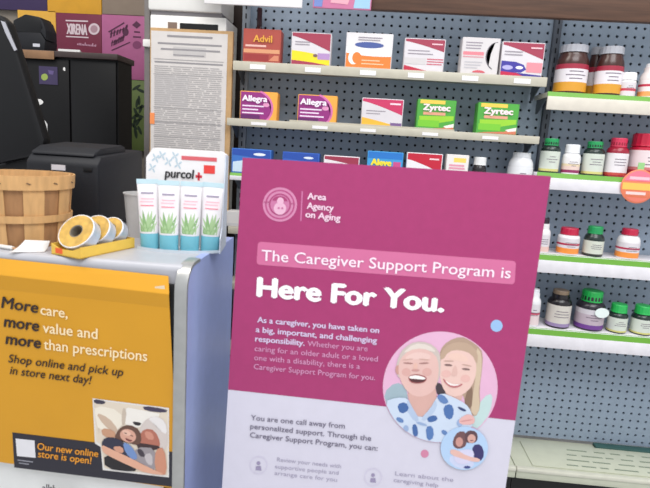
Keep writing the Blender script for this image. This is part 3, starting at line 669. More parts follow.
printing('photo_print', [((222, 218, 214), P9([(25, 18), (449, 72), (449, 457), (82, 416), (70, 288), (38, 268)], 0)), ((220, 206, 188), P9([(32, 26), (442, 80), (441, 446), (91, 406), (79, 278), (46, 258)], 0)),
    ((234, 224, 208), P9([(36, 55), (180, 85), (200, 185), (60, 200), (42, 130)])), ((200, 174, 152), P9([(40, 95), (115, 125), (170, 195), (150, 215), (85, 165)])), ((234, 228, 220), P9([(185, 62), (330, 90), (420, 108), (300, 180), (205, 180)])), ((196, 180, 164), P9([(190, 70), (215, 80), (205, 170), (185, 165)])),
    ((58, 52, 70), P9([(30, 22), (98, 33), (92, 52), (36, 48)])), ((62, 54, 78), P9([(300, 58), (442, 80), (432, 100), (315, 88)])), ((36, 30, 34), P9([(245, 145), (300, 155), (285, 172), (255, 165)])),
    ((208, 196, 190), P9([(280, 220), (300, 150), (365, 112), (430, 140), (442, 215), (438, 300), (400, 300), (370, 230)])), ((228, 222, 220), P9([(330, 130), (380, 115), (430, 150), (440, 220), (400, 200), (360, 150)])),
    ((196, 148, 118), P9([(72, 182), (145, 195), (160, 240), (82, 232)])),
    ((176, 108, 90), P9([(278, 235), (312, 185), (372, 195), (405, 272), (382, 302), (330, 290), (285, 270)])), ((204, 140, 120), P9([(310, 200), (355, 205), (370, 250), (325, 245)])), ((60, 40, 42), P9([(262, 262), (330, 272), (408, 285), (372, 308), (285, 312)])),
    ((100, 70, 58), P9([(142, 240), (175, 180), (230, 162), (290, 195), (298, 268), (255, 280), (205, 245), (170, 258)])), ((212, 160, 140), E9(222, 226, 46, 36, .4)), ((228, 184, 164), E9(214, 210, 24, 14, .4)), ((120, 62, 60), P9([(205, 235), (225, 245), (250, 252), (235, 260), (212, 252)])), ((90, 62, 54), E9(208, 212, 9, 2.5, .4)), ((90, 62, 54), E9(242, 226, 9, 2.5, .4)),
    ((150, 142, 146), P9([(262, 288), (378, 294), (380, 415), (330, 412), (255, 365)])), ((190, 182, 184), P9([(310, 330), (355, 320), (360, 395), (325, 380)])), ((64, 56, 66), P9([(270, 300), (300, 300), (320, 345), (285, 340)])),
    ((46, 46, 66), P9([(76, 250), (120, 230), (195, 255), (258, 335), (220, 352), (130, 318), (78, 295)])), ((112, 140, 190), P9([(190, 258), (240, 280), (280, 350), (250, 362), (208, 322)])),
    ((200, 138, 112), P9([(374, 300), (424, 290), (440, 440), (395, 445), (368, 400)])), ((32, 28, 32), P9([(88, 325), (200, 368), (272, 405), (255, 428), (93, 408)])),
    ((220, 166, 140), P9([(76, 275), (112, 292), (250, 356), (330, 400), (440, 446), (330, 436), (236, 396), (98, 330), (78, 308)])), ((206, 150, 126), P9([(135, 285), (192, 285), (200, 325), (155, 315)]))], yp, YPO, lift0=.0009, dl=.00006)
ytext('allthemore', (42.5, 491.5), (80, 496), 8, (60, 56, 60), .01)
tp = yp(158, 288, .001)
tk = prism('tape', [tp+Vector(q) for q in ((-.006, 0, .002), (.012, .0, .006), (.014, 0, -.006), (-.002, 0, -.010))], (0, -.0004, 0), mat('clear_tape', (226, 206, 176), .25)); setp(tk, YPO)

# ---------------------------------------------------------------- back counter behind
BC = empty('back_counter', (-.9, 1.5, 0)); tag(BC, 'grey work counter behind the checkout carrying the monitor and label printer', 'counter')
s0 = snapshot()
box('top', (-1.5, 1.275, ZC-.03), (-.40, 1.655, ZC), M_ctop, bev=.003)
box('body', (-1.48, 1.285, 0), (-.42, 1.65, ZC-.03), mat('grey_cabinet', (150, 150, 154), .5))
adopt(s0, BC)

# ---------------------------------------------------------------- wood splint basket
bc = atZ(25, 241.2, ZC); RB, RT, HB = .078, .0905, .140
BK = empty('basket', (bc.x, bc.y, ZC)); tag(BK, 'round light wood splint basket standing on the counter', 'basket')
NS = 16
def stave(k, out, m):
    a0 = 2*math.pi*k/NS; hw = math.pi/NS*(1.06 if out else 1.1); off = .002 if out else -.001
    bm = bmesh.new(); g = []
    for j in range(5):
        t = j/4; r = RB+(RT-RB)*t**.8+off; zq = .003+(HB-.006)*t
        g.append([[bm.verts.new(((r+d)*math.cos(a0-hw+2*hw*i/3), (r+d)*math.sin(a0-hw+2*hw*i/3), zq)) for i in range(4)] for d in (0, -.0016)])
    for j in range(4):
        for i in range(3):
            bm.faces.new((g[j][0][i], g[j][0][i+1], g[j+1][0][i+1], g[j+1][0][i])); bm.faces.new((g[j][1][i], g[j+1][1][i], g[j+1][1][i+1], g[j][1][i+1]))
        for i in (0, 3): bm.faces.new((g[j][0][i], g[j+1][0][i], g[j+1][1][i], g[j][1][i]))
    for j in (0, 4):
        for i in range(3): bm.faces.new((g[j][0][i], g[j][0][i+1], g[j][1][i+1], g[j][1][i]))
    fin('stave', bm, m, BK)
for k in range(NS): stave(k, k % 2 == 0, M_splint if k % 2 == 0 else M_splint_d)
def hoop(name, z0, z1, d, th=.003):
    r0, r1 = RB+(RT-RB)*(z0/HB)**.8+d, RB+(RT-RB)*(z1/HB)**.8+d
    lathe(name, [(r0, z0), (r1, z1), (r1-th, z1), (r0-th, z0), (r0, z0)], M_splint, BK, n=40)
hoop('top_hoop', HB-.026, HB+.001, .0065); hoop('middle_hoop', .050, .064, .0062); hoop('inner_hoop', HB-.024, HB+.001, -.0018)
lathe('basket_floor', [(0, 0), (RB, 0), (RB, .004), (0, .004)], M_splint_d, BK)
bm = bmesh.new()
for k in range(12):
    a = 2*math.pi*(k+.3)/12; r = RT+.0062
    bbox(bm, (-.004, -.001, -.0008), (.004, .001, .0008), M=Matrix.Translation((r*math.cos(a), r*math.sin(a), HB-.013)) @ Matrix.Rotation(a+math.pi/2, 4, 'Z') @ Matrix.Rotation(.3, 4, 'Y'))
fin('staples', bm, mat('basket_staple', (96, 74, 56), .5), BK)

# curled white paper in front of the basket
def zpx(x, y): return atZ(x, y, ZC+.0005)
bm = bmesh.new(); n = 8; rows = []
A, B_, C_, D_ = zpx(8, 252.5), zpx(44, 252), atY(50, 241, .985), atY(25, 240, .966)
for i in range(n+1):
    t = i/n; a, b = A.lerp(D_, t), B_.lerp(C_, t); sag = .004*math.sin(math.pi*t)
    rows.append((bm.verts.new(Vector((a.x, a.y, max(ZC+.0008, a.z-sag)))), bm.verts.new(Vector((b.x, b.y, max(ZC+.0008, b.z-sag))))))
for a, b in zip(rows, rows[1:]): bm.faces.new((a[0], a[1], b[1], b[0]))
pp_ = fin('paper_slip', bm, M_paper, smooth=True); pp_.modifiers.new('paper', 'SOLIDIFY').thickness = .0005
tag(pp_, 'curled white slip of paper in front of the basket', 'paper')
p0 = zpx(-8, 246.8); p1 = zpx(13, 250.2)
bm = bmesh.new(); tube(bm, [p0+Vector((0, 0, .004)), p1+Vector((0, 0, .004))], .004); pen = fin('pen', bm, M_white, smooth=True)
bm = bmesh.new(); dv = (p1-p0).normalized(); tube(bm, [p1+Vector((0, 0, .004)), p1+dv*.006+Vector((0, 0, .0035)), p1+dv*.010+Vector((0, 0, .003))], .0022); setp(fin('tip', bm, mat('tan_pen_tip', (196, 150, 110), .4)), pen)
tag(pen, 'white pen lying beside the basket at the left edge', 'pen')

# ---------------------------------------------------------------- yellow tray with tape rolls
T1, T2, T3 = atZ(48.5, 253.8, ZC), atZ(80.8, 259.2, ZC), atZ(134.6, 247.7, ZC)
ul = (T3-T2); LT = ul.length; ul.normalize(); uw = Vector((-ul.y, ul.x, 0)); WT = .060
if (T1-T2).dot(uw) < 0: uw = -uw
WT = min(.072, max(.055, (T1-T2).dot(uw)))
TM = Matrix(((ul.x, uw.x, 0, T2.x), (ul.y, uw.y, 0, T2.y), (0, 0, 1, ZC), (0, 0, 0, 1)))
TR_ = empty('tape_tray'); TR_.matrix_world = TM; tag(TR_, 'shallow yellow card tray holding three tape rolls on the counter', 'tray')
bm = bmesh.new(); bbox(bm, (0, 0, 0), (LT, WT, .002)); fin('tray_floor', bm, M_traycard, TR_)
HT = .021
prism('front_wall', [(0, 0, 0), (LT, 0, 0), (LT, 0, HT), (0, 0, HT)], (0, .0018, 0), M_traycard, TR_)
prism('back_wall', [(0, WT-.0018, 0), (LT, WT-.0018, 0), (LT, WT-.0018, HT), (0, WT-.0018, HT)], (0, .0018, 0), M_traycard, TR_)
prism('end_wall', [(0, .002, 0), (0, WT-.002, 0), (0, WT-.002, HT*.95), (0, WT*.7, HT*.6), (0, WT*.3, HT*.6), (0, .002, HT*.95)], (.0018, 0, 0), M_traycard, TR_)
prism('end_wall', [(LT-.0018, .002, 0), (LT-.0018, WT-.002, 0), (LT-.0018, WT-.002, HT), (LT-.0018, .002, HT)], (.0018, 0, 0), M_traycard, TR_)
bm = bmesh.new(); bbox(bm, (-.0008, WT*.62, .004), (0, WT*.85, .014)); fin('orange_mark', bm, ink((236, 96, 40)), TR_)
M_gold = mat('gold_tape_label', (196, 156, 74), .5, var=.25, scale=70, bump=.1)
M_silver = mat('silver_tape_side', (196, 200, 210), .35, metal=.35, var=.1)
for k, (lx, lab) in enumerate(((.020, 'front roll of gold-faced tape leaning in the yellow tray'), (.064, 'middle roll of gold-faced tape in the yellow tray'), (.104, 'rear roll of gold-faced tape in the yellow tray'))):
    ro, ri, th = .036, .0115, .024
    if k == 1: ro = .033
    if k == 2: ro, th = .029, .022
    tilt = math.radians(38)
    ax = (Vector((-math.cos(tilt), -.10, math.sin(tilt)))).normalized()   # in tray axes: towards the camera end and up
    q = ax.to_track_quat('Z', 'Y').to_matrix().to_4x4()
    # lowest point of the roll touches the tray floor
    zlow = min((q @ Vector((ro*math.cos(a), ro*math.sin(a), h))).z for a in [i*.1 for i in range(63)] for h in (0, th))
    root = empty('tape_roll'); root.matrix_world = TM @ Matrix.Translation((lx+.022, WT/2, .0022-zlow)) @ q
    tag(root, lab, 'tape', 'tape rolls in the yellow tray')
    lathe('tape', [(ri+.002, 0), (ro-.001, 0), (ro, .001), (ro, th-.001), (ro-.001, th), (ri+.002, th), (ri+.002, 0)], M_silver, root, n=36)
    lathe('gold_face', [(ri+.002, th+.0001), (ro-.0018, th+.0001), (ro-.0022, th+.0012), (ri+.002, th+.0012), (ri+.002, th+.0001)], M_gold, root, n=36)
    lathe('white_rim', [(ro-.0017, th+.0001), (ro-.0001, th+.0001), (ro-.0004, th+.001), (ro-.0017, th+.001)], M_card, root, n=36)
    lathe('core', [(ri, .001), (ri+.0019, .001), (ri+.0019, th+.0004), (ri, th+.0004), (ri, .001)], mat('grey_card_core', (120, 112, 100), .7), root, n=30)

# ---------------------------------------------------------------- black label printer
pc = Vector((-.600, 1.185, ZC)); a = math.radians(2)
BP = empty('label_printer', pc); BP.rotation_euler.z = a
tag(BP, 'black plastic label printer with sloped lid behind the wood basket', 'printer')
Wp, Dp, Hp = .168, .27, .176
prism('body', [(-Wp, 0, .012), (-Wp, 0, Hp*.90), (-Wp, .02, Hp), (-Wp, Dp, Hp*1.08), (-Wp, Dp, .012)], (Wp, 0, 0), M_blackm, BP, bev=.007)
prism('lid', [(-Wp+.006, .012, Hp*.99), (-Wp+.006, .016, Hp*1.03), (-Wp+.006, .05, Hp*1.10), (-Wp+.006, Dp*.62, Hp*1.15), (-Wp+.006, Dp*.70, Hp*1.12), (-Wp+.006, Dp*.72, Hp*1.04)], (Wp-.022, 0, 0), M_blackm, BP, bev=.003)
for fx in (-Wp+.02, -.02):
    for fy in (.02, Dp-.02): lathe('foot', [(0, 0), (.008, 0), (.008, .013), (0, .013)], M_black, BP, loc=(fx, fy, 0), n=12)
box('sticker', (-Wp*.64, -.0008, Hp*.80), (-Wp*.45, 0, Hp*.87), ink((206, 200, 204)), BP)
box('lid_latch', (-Wp*.2, -.002, Hp*.80), (-Wp*.08, .004, Hp*.86), M_black, BP, bev=.001)

# grey plastic cup
cc = atZ(137, 238, ZC)
CP = empty('plastic_cup', (cc.x, cc.y+.034, ZC)); tag(CP, 'pale grey plastic cup standing between the black printer and the tube display', 'cup')
hc = .097; r0, r1 = .034, .042
lathe('cup_wall', [(0, 0), (r0, 0), (r1, hc), (r1+.002, hc), (r1+.002, hc+.003), (r1-.002, hc+.003), (r1-.003, hc-.002), (r0-.002, .003), (0, .003)], mat('pale_grey_plastic', (196, 194, 192), .35), CP, n=36)

# ---------------------------------------------------------------- tube display
DX, DY = -.376, 1.112; DA = math.radians(8)
DS = empty('tube_display', (DX, DY, ZC)); DS.rotation_euler.z = DA
tag(DS, 'white counter display carton with printed header and rows of cream tubes', 'display')
DW, DD, DH = .166, .10, .206
x0, x1 = -DW/2, DW/2
prism('header', [(x0+.004, 0, 0), (x1, 0, 0), (x1, 0, DH-.006), (x1-.01, 0, DH), (x0+.018, 0, DH), (x0+.004, 0, DH-.02)], (0, .05, 0), M_card, DS)
prism('side_panel', [(x1+.0002, -.055, 0), (x1+.0002, .05, 0), (x1+.0002, .05, DH-.008), (x1+.0002, .004, DH-.008), (x1+.0002, -.03, .05), (x1+.0002, -.055, .03)], (.002, 0, 0), mat('pale_blue_card', (208, 214, 226), .45), DS)
# curved clear tray
bm = bmesh.new(); prev = None; n = 14
for i in range(n+1):
    t = -1+2*i/n; x = t*(DW/2+.002); y = -.070+.024*t*t
    q = [bm.verts.new((x, y, 0)), bm.verts.new((x, y, .006)), bm.verts.new((x, 0-.001, 0))]
    if prev: bm.faces.new((prev[0], q[0], q[1], prev[1])); bm.faces.new((prev[2], q[2], q[0], prev[0]))
    prev = q
tr = fin('tray', bm, mat('frosted_clear_tray', (196, 206, 214), .25), DS); tr.modifiers.new('t', 'SOLIDIFY').thickness = .001
def dpl(x, y, l): return Vector((x0+x*DW, -.0002-l, y*DH))
LB = (186, 204, 214)
fl = []
for fx, fy in ((.1, .80), (.22, .93), (.3, .87), (.14, .90), (.38, .93), (.42, .85)):
    for k in range(4): fl.append(ell(fx+.03*math.cos(k*1.57+.6), fy+.028*math.sin(k*1.57+.6), .026, .010, 10, k*1.57+.6))
hp = printing('header_print', [(LB, fl), ((214, 96, 104), band(.90, .94, .46, .90)), ((226, 60, 54), band(.775, .86, .74, .88)), ((206, 40, 60), [[(.64, .727), (.72, .727), (.72, .755), (.64, .755)], [(.667, .70), (.693, .70), (.693, .782), (.667, .782)]])], dpl, None); hp.parent = DS
q = text3('purcol', dpl(.26, .715, .002), dpl(.62, .715, .002), Vector((0, 0, 1)), .0185, ink((40, 36, 40)), DS, .02, .1, 'lettering'); q.parent = DS; q.matrix_parent_inverse = Matrix()
# tubes
M_tube = mat('white_tube_plastic', (238, 234, 236), .35, var=.015)
M_teal = mat('teal_blue_cap', (110, 180, 196), .35, var=.03)
def make_tube():
    root = empty('cream_tube')
    W, Hh, zc = .0215, .142, .032
    lathe('cap', [(0, 0), (.0185, 0), (.0190, .001), (.0190, zc-.001), (.0185, zc), (0, zc)], M_teal, root, n=26, squash=.8)
    bm = bmesh.new(); rings = []; n = 28
    secs = [(zc, .0188, .0150), (zc+.004, .0195, .0156), (zc+.03, .0200, .0140), (zc+.06, .0206, .011), (zc+.09, .0212, .006), (Hh-.012, .0216, .0018), (Hh-.010, .0217, .0009), (Hh, .0217, .0009)]
    for zq, rx, ry in secs:
        rings.append([bm.verts.new((rx*math.cos(2*math.pi*k/n), ry*math.sin(2*math.pi*k/n), zq)) for k in range(n)])
    for a, b in zip(rings, rings[1:]):
        for k in range(n): bm.faces.new((a[k], a[(k+1) % n], b[(k+1) % n], b[k]))
    bm.faces.new(rings[0][::-1]); bm.faces.new(rings[-1])
    fin('body', bm, M_tube, root, smooth=True)
    def sect(zq):
        for (za, xa, ya), (zb, xb, yb) in zip(secs, secs[1:]):
            if za <= zq <= zb:
                t = (zq-za)/(zb-za); return xa+(xb-xa)*t, ya+(yb-ya)*t
        return secs[-1][1:]
    def tp(x, zq, l):   # point on the front skin
        rx, ry = sect(zq); c = max(-.96, min(.96, x/rx)); return Vector((x, -ry*math.sqrt(1-c*c)-.0002-l, zq))
    # aloe leaves: narrow strips that follow the skin
    leaves = []
    for bx, tx, tz, wd in ((0, -.017, .070, .0042), (-.003, -.009, .080, .0045), (0, .003, .078, .0045), (.002, .010, .080, .0042), (.003, .017, .072, .0042), (-.004, -.018, .056, .004), (.004, .018, .056, .004), (-.010, -.014, .050, .004), (.009, .013, .052, .004)):
        for k in range(4):
            ta, tb = k/4, (k+1)/4
            pa = (bx+(tx-bx)*ta, zc+.004+(tz-zc-.004)*ta); pb = (bx+(tx-bx)*tb, zc+.004+(tz-zc-.004)*tb)
            wa, wb = wd*(1-ta**2)+.0002, wd*(1-tb**2)+.0002
            leaves.append([(pa[0]-wa, pa[1]), (pa[0]+wa, pa[1]), (pb[0]+wb, pb[1]), (pb[0]-wb, pb[1])])
    def strip(z0, z1, xa, xb, n=6): return [[(xa+(xb-xa)*k/n, z0), (xa+(xb-xa)*(k+1)/n, z0), (xa+(xb-xa)*(k+1)/n, z1), (xa+(xb-xa)*k/n, z1)] for k in range(n)]
    p = printing('aloe_print', [((168, 198, 146), leaves), ((138, 176, 118), [l for i, l in enumerate(leaves) if (i//4) % 3 == 1])], tp, None, lift0=.0002, dl=.0001); p.parent = root
    p = printing('label_lines', [((246, 226, 230), strip(.087, .111, -.016, .016)), ((226, 110, 130), strip(.0885, .0905, -.013, .013)), ((240, 190, 200), strip(.096, .0985, -.014, .012)), ((236, 180, 192), strip(.102, .104, -.012, .014)), ((160, 150, 170), strip(.113, .1165, -.012, .013))], tp, None, lift0=.0003); p.parent = root
    bm = bmesh.new(); bbox(bm, (-.0218, -.0013, Hh-.009), (.0218, .0013, Hh+.0005)); fin('crimp', bm, mat('pale_blue_crimp', (196, 222, 230), .4), root)
    return root
def copy_tree(o):
    c = o.copy(); COL.objects.link(c)
    for ch in o.children:
        d = ch.copy(); COL.objects.link(d); d.parent = c
    return c
tube0 = make_tube()
DM = Matrix.Translation((DX, DY, ZC)) @ Matrix.Rotation(DA, 4, 'Z')
names = ['leftmost', 'second from the left', 'third from the left', 'rightmost']
for k, (tx, ty, rz, lean) in enumerate(((-.061, -.036, -.05, -.045), (-.0205, -.045, .0, -.015), (.0205, -.042, .02, .012), (.061, -.035, .06, .03))):
    t = tube0 if k == 0 else copy_tree(tube0)
    t.matrix_world = DM @ Matrix.Translation((tx, ty, .0015)) @ Matrix.Rotation(rz, 4, 'Z') @ Matrix.Rotation(lean, 4, 'Y') @ Matrix.Diagonal((1.0, .85, 1, 1))
    tag(t, 'white cream tube with aloe leaves and teal cap, %s in the display' % names[k], 'tube', 'cream tubes in the counter display')

# ---------------------------------------------------------------- notice on its board
NB = empty('notice_board', (-.5, 1.52, ZC)); tag(NB, 'tan board covered by a tall sheet of small print behind the tube display', 'notice')
YN = 1.50
def npz(x, y, l=0): return atY(x, y, YN-l)
a, b = npz(152.5, 29), npz(228.5, 33); xl, xr, zt = npz(150, 90).x, npz(227, 90).x, a.z
bdn = box('board', (xl, YN, ZC), (xr+.012, YN+.012, zt+.004), M_tan); setp(bdn, NB)
sh = box('sheet', (xl+.003, YN-.0012, ZC+.03), (xr-.002, YN, zt-.004), mat('greyish_notice_paper', (206, 200, 196), .8, var=.03)); setp(sh, NB)
Wn, Hn = xr-xl, zt-ZC
def npl(x, y, l): return Vector((xl+x*Wn, YN-.0013-l, zt-y*.33))
txt = []
yy = .03
random.seed(11)
L1, L2 = [], []
for y_, hh, u0, u1 in ((.04, .016, .22, .8), (.10, .014, .1, .92), (.145, .014, .14, .9), (.19, .010, .3, .7), (.25, .012, .06, .94)): L1.append([(u0, y_), (u1, y_), (u1, y_+hh), (u0, y_+hh)])
y_ = .285
while y_ < 1.0:
    u = .06
    while u < .9:
        l = random.uniform(.08, .3); e = min(u+l, .93); L2.append([(u, y_), (e, y_), (e, y_+.007), (u, y_+.007)]); u = e+random.uniform(.01, .03)
    y_ += .0165
printing('small_print', [((186, 181, 179), [[(.07, .36), (.5, .36), (.5, .60), (.07, .60)], [(.3, .13), (.72, .13), (.72, .205), (.3, .205)]]), ((140, 136, 138), L1), ((168, 163, 162), L2), ((160, 156, 156), [[(.05, q), (.95, q), (.95, q+.005), (.05, q+.005)] for q in (.23, .35, .62, .74, .86)])], npl, NB)
ob = box('orange_tab', (xl+.001, YN-.003, npz(155, 124).z), (xl+.014, YN-.0012, npz(155, 113).z), ink((236, 140, 80))); setp(ob, NB)
# white office machine behind the notice
WM = empty('office_printer', (-.5, 1.6, 0)); tag(WM, 'white office printer with paper slot above the small-print notice', 'printer')
s0 = snapshot()
Y2 = 1.518
def w2(x, y): return atY(x, y, Y2)
xa, xb = w2(150, 20).x, w2(226.5, 20).x
zs = [w2(190, 34).z, w2(190, 16).z, w2(190, 12).z]
box('lower_body', (xa, Y2, ZC), (xb, 1.645, zs[1]), M_white, bev=.004)
box('upper_body', (xa-.004, Y2-.006, zs[2]), (xb-.012, 1.648, zs[2]+.11), M_white, bev=.006)
box('seam', (xa+.002, Y2+.002, zs[1]-.001), (xb-.014, 1.64, zs[2]+.001), mat('grey_seam', (120, 116, 118), .6))
pa_, pb_ = w2(180, 23), w2(218, 31)
box('paper_slot', (pa_.x, Y2-.001, pb_.z), (pb_.x, Y2+.002, pa_.z), M_black)
pa_, pb_ = w2(168, 22), w2(177, 29)
box('button_panel', (pa_.x, Y2-.001, pb_.z), (pb_.x, Y2+.002, pa_.z), mat('brown_panel', (120, 100, 88), .5))
adopt(s0, WM)
# slim grey post left of the notice
p0, p1 = atY(144, 60, 1.56), atY(150.5, 60, 1.56)
po = empty('post', ((p0.x+p1.x)/2, 1.57, ZC)); tag(po, 'slim grey post with a white clip left of the small-print notice', 'post')
s0 = snapshot()
box('shaft', (p0.x, 1.56, ZC), (p1.x-.003, 1.575, 1.66), mat('grey_metal_post', (122, 116, 114), .4, metal=.3), bev=.002)
q = atY(147, 43, 1.55); box('clip', (q.x-.012, 1.548, q.z-.010), (q.x+.010, 1.56, q.z+.010), M_white, bev=.002)
adopt(s0, po)

# ---------------------------------------------------------------- dark cabinet, printer, monitor, wall panels
YD = 1.90
zt = atY(90, 53, YD).z; xr = atY(134.5, 100, 2.03).x; xl = -1.75
CB = empty('cabinet', (-1.2, 2.05, 0)); tag(CB, 'dark cabinet with wood-edged top behind the counter, stickers on its front', 'cabinet')
s0 = snapshot()
box('carcass', (xl, YD+.01, 0), (xr-.006, 2.02, zt-.02), mat('black_laminate', (10, 9, 11), .5, var=.1, spec=.3))
box('door', (-1.06, YD+.002, .9), (xr-.012, YD+.010, zt-.026), mat('black_laminate_door', (9, 8, 10), .5, var=.1, spec=.3), bev=.002)
box('door', (-1.55, YD+.002, .9), (-1.066, YD+.010, zt-.026), mat('black_laminate_door', (9, 8, 10), .5, var=.1, spec=.3), bev=.002)
box('top', (xl, YD-.01, zt-.02), (xr, 2.03, zt), mat('dark_top_board', (60, 46, 44), .5, var=.1), bev=.002)
e = atY(56, 58, YD).x
box('top_edge_strip', (xl, YD-.013, zt-.030), (e, YD-.0098, zt-.002), mat('worn_wood_edge', (140, 104, 72), .5, var=.25, scale=20), bev=.001)
def dp(x, y, l=0): return atY(x, y, YD+.0015-l)
a, b = dp(39, 66), dp(58, 85)
stk = box('sticker', (a.x, YD-.0002, b.z), (b.x, YD+.0016, a.z), mat('violet_sticker', (58, 46, 84), .4))
printing('sticker_print', [((150, 170, 80), ell(44.5, 77, 3.4, 3.4, 14)), ((96, 80, 130), [(48, 70), (54, 71), (53, 75), (49, 74)])], lambda x, y, l: atY(x, y, YD-.0006-l), None)
for c_, r_ in (((38, 102), (5, 3.2)), ((45, 128), (2.8, 7)), ((64, 69), (1.3, 2))):
    q = atY(*c_, YD); s_ = YD/F
    pts = [Vector((q.x+r_[0]*s_*math.cos(t)*random.uniform(.8, 1.15), YD+.0016, q.z+r_[1]*s_*math.sin(t)*random.uniform(.8, 1.15))) for t in [k*math.pi/6 for k in range(12)]]
    prism('torn_label', pts, (0, -.0006, 0), M_paper)
adopt(s0, CB)
# small black printer on the cabinet
Y3 = 1.925
def p3(x, y): return atY(x, y, Y3)
PR = empty('receipt_printer', (-1.18, 2.02, zt)); tag(PR, 'small black receipt printer on top of the dark cabinet', 'printer')
s0 = snapshot()
zb = zt
pts = [p3(10, 50), p3(44, 50), p3(45, 40), p3(40, 32), p3(14, 30)]
pts = [Vector((p.x, Y3, max(p.z, zb))) for p in pts]; pts[0].z = zb; pts[1].z = zb
prism('base', pts, (0, .08, 0), M_blackm, bev=.004)
prism('cover', [p3(12, 33), p3(40, 34), p3(44, 28), p3(40, 17), p3(25, 14), p3(13, 20)], (0, .07, 0), M_black, bev=.004)
prism('side_hood', [p3(40, 31), p3(46, 40), p3(45.5, 30), p3(42, 20), p3(39.5, 20)], (0, .07, 0), M_blackm, bev=.002)
a, b = p3(33, 43.5), p3(40, 47); box('pale_patch', (a.x, Y3-.0012, b.z), (b.x, Y3-.0001, a.z), ink((206, 206, 214)))  # small pale patch low on the printer's front
adopt(s0, PR)
q0 = atY(68, 51, 1.97)
prism_pts = [Vector((atY(x, y, YD+.03).x, YD+.03+d, zt+.001)) for x, y, d in ((58, 52, 0), (80, 53, .0), (72, 50, .07), (58, 48, .08))]
pb2 = prism('paper_stack', prism_pts, (0, 0, .012), M_paper); tag(pb2, 'crumpled white papers lying on the dark cabinet top', 'paper')
# monitor
Y4 = 1.36
def p4(x, y): return atY(x, y, Y4)
MO = empty('monitor', (-.95, 1.42, ZC)); tag(MO, 'black monitor at the left edge turned and tilted away', 'monitor')
s0 = snapshot()
pts = [p4(-60, 25), p4(-30, 12), p4(-2, 14), p4(7, 22), p4(44, 140), p4(42, 152), p4(32, 156), p4(-25, 170)]
prism('housing', pts, (0, .035, 0), M_black, bev=.006)
prism('pale_bezel', [p4(1.5, 21)+Vector((0, -.003, 0)), p4(5, 22)+Vector((0, -.003, 0)), p4(17, 50)+Vector((0, -.003, 0)), p4(15, 51)+Vector((0, -.003, 0)), p4(6, 33)+Vector((0, -.003, 0))], (0, .004, 0), mat('pale_grey_bezel', (176, 176, 184), .4))
box('neck', (-.96, Y4+.03, ZC+.012), (-.90, Y4+.05, ZC+.3), M_black)
box('foot', (-1.04, Y4-.04, ZC), (-.82, Y4+.14, ZC+.012), M_black, bev=.003)
adopt(s0, MO)
# coloured wall panels
YW = 2.40
def wp(x, y): return atY(x, y, YW)
def panel(px, rgb, label, name='wall_poster', th=.012):
    l, r, t, b = px; a, c = wp((l), (t+b)/2), wp((r), (t+b)/2)
    o = box(name, (a.x, YW-th, wp((l+r)/2, b).z), (c.x, YW, wp((l+r)/2, t).z), mat('poster_%02x%02x%02x' % rgb, rgb, .6, var=.05, scale=25), bev=.001)
    tag(o, label, 'poster', 'coloured posters on the wall behind the cabinet'); return o
panel((-60, 48, -40, 9.5), (58, 40, 84), 'dark violet poster at the upper left behind the receipt printer')
panel((48.5, 102.5, -40, 14), (226, 164, 40), 'golden yellow poster above the maroon one on the wall')
panel((20, 57.5, 11, 58), (226, 170, 60), 'yellow poster behind the receipt printer')
mp = panel((58, 102.8, 14.3, 62), (120, 34, 62), 'maroon poster with white lettering and round white emblem')
panel((103.2, 146, -40, 15.5), (146, 128, 112), 'taupe poster above the pink one on the wall')
pk = panel((103.3, 148, 16, 79.5), (178, 96, 140), 'pink poster with slanted dark lettering')
gp = panel((103.5, 149, 80, 150), (96, 112, 58), 'green poster with dark leaves beside the cabinet')
def wpl(x, y, l=0): return atY(x, y, YW-.0125-l)
def wtext(s, a, b, hpx, rgb, parent, weight=0, shear=0):
    p0, p1 = wpl(*a, .0008), wpl(*b, .0008); up = wpl(a[0], a[1]-10)-wpl(*a)
    return text3(s, p0, p1, up, hpx*up.length/10, ink(rgb), parent, weight, shear)
WR = (222, 200, 206)
wtext('XIRENA', (67, 33.8), (87, 35), 10.5, WR, mp, .02)
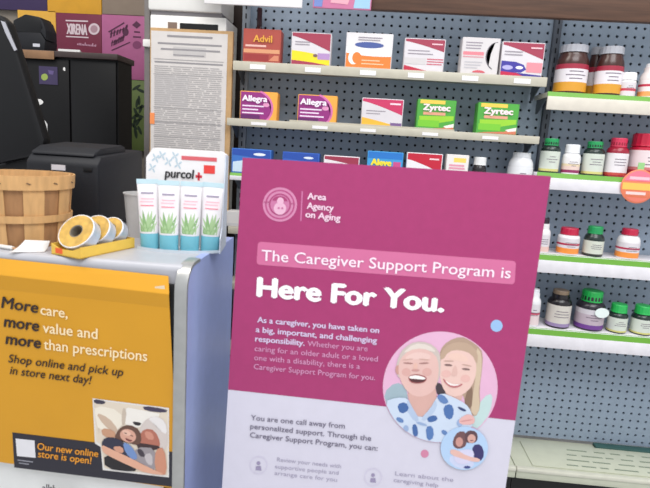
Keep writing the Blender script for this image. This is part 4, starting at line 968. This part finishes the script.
printing('emblem', [(WR, [[(65.6, 19.8), (88, 20.6), (88, 22), (65.6, 21.2)], [(66, 35.8), (88.5, 37), (88.5, 38.2), (66, 37)]]), (WR, ell(94, 29, 5.6, 5.8, 22)), ((178, 140, 150), ell(94, 29, 3.6, 3.8, 18))], lambda x, y, l: wpl(x, y, l), mp)
random.seed(8)
mk = []
for k in range(13):
    x = 77+k*1.5; y = 45+k*.14; h = random.choice((1.6, 2.2, 3.2)); mk.append([(x, y), (x+1.0, y+.1), (x+1.3, y-h+.1), (x+.4, y-h)])
printing('script_line', [((200, 150, 172), mk)], lambda x, y, l: wpl(x, y, l), mp)
DP = (84, 26, 64)
mk = []
for r_, (bx, by, ex_, ey) in enumerate(((110, 38, 128, 29.5), (111, 46.5, 124, 40.5))):
    for k in range(6):
        t = k/6; x, y = bx+(ex_-bx)*t, by+(ey-by)*t; h = random.uniform(4.5, 8); wd = random.uniform(1.2, 2.2)
        mk.append([(x, y), (x+wd, y-.7), (x+wd+.8, y-h-.7), (x+.8, y-h)])
        mk.append([(x, y-h*.5), (x+2.8, y-h*.5-1.2), (x+2.8, y-h*.5-2.2), (x, y-h*.5-1)])
mk.append(ell(125.5, 32, 3.2, 4, 14))
printing('slanted_lettering', [(DP, mk)], lambda x, y, l: wpl(x, y, l), pk)
printing('poster_marks', [(DP, [[(108, 31.5), (124, 22), (124.6, 23.4), (109, 32.6)], [(111, 50), (130, 41.6), (130.3, 42.8), (112, 51)], [(132, 25), (136.5, 21), (141, 25), (136.8, 28.5)], [(134, 31), (140, 31.5), (140, 33), (134, 32.5)], [(133, 36), (141, 36.5), (141, 38), (133, 37.5)]]), ((130, 56, 100), ell(137, 45, 4.5, 4, 14))], lambda x, y, l: wpl(x, y, l), pk)
random.seed(3)
lv = []
for k in range(16):
    cx_, cy_ = random.uniform(134, 142), random.uniform(86, 134); r_ = random.uniform(0, 3)
    lv.append(ell(cx_, cy_, 5, 1.5, 10, r_))
printing('leaf_print', [((36, 50, 34), lv)], lambda x, y, l: wpl(x, y, l), gp)
bpy.context.view_layer.update()
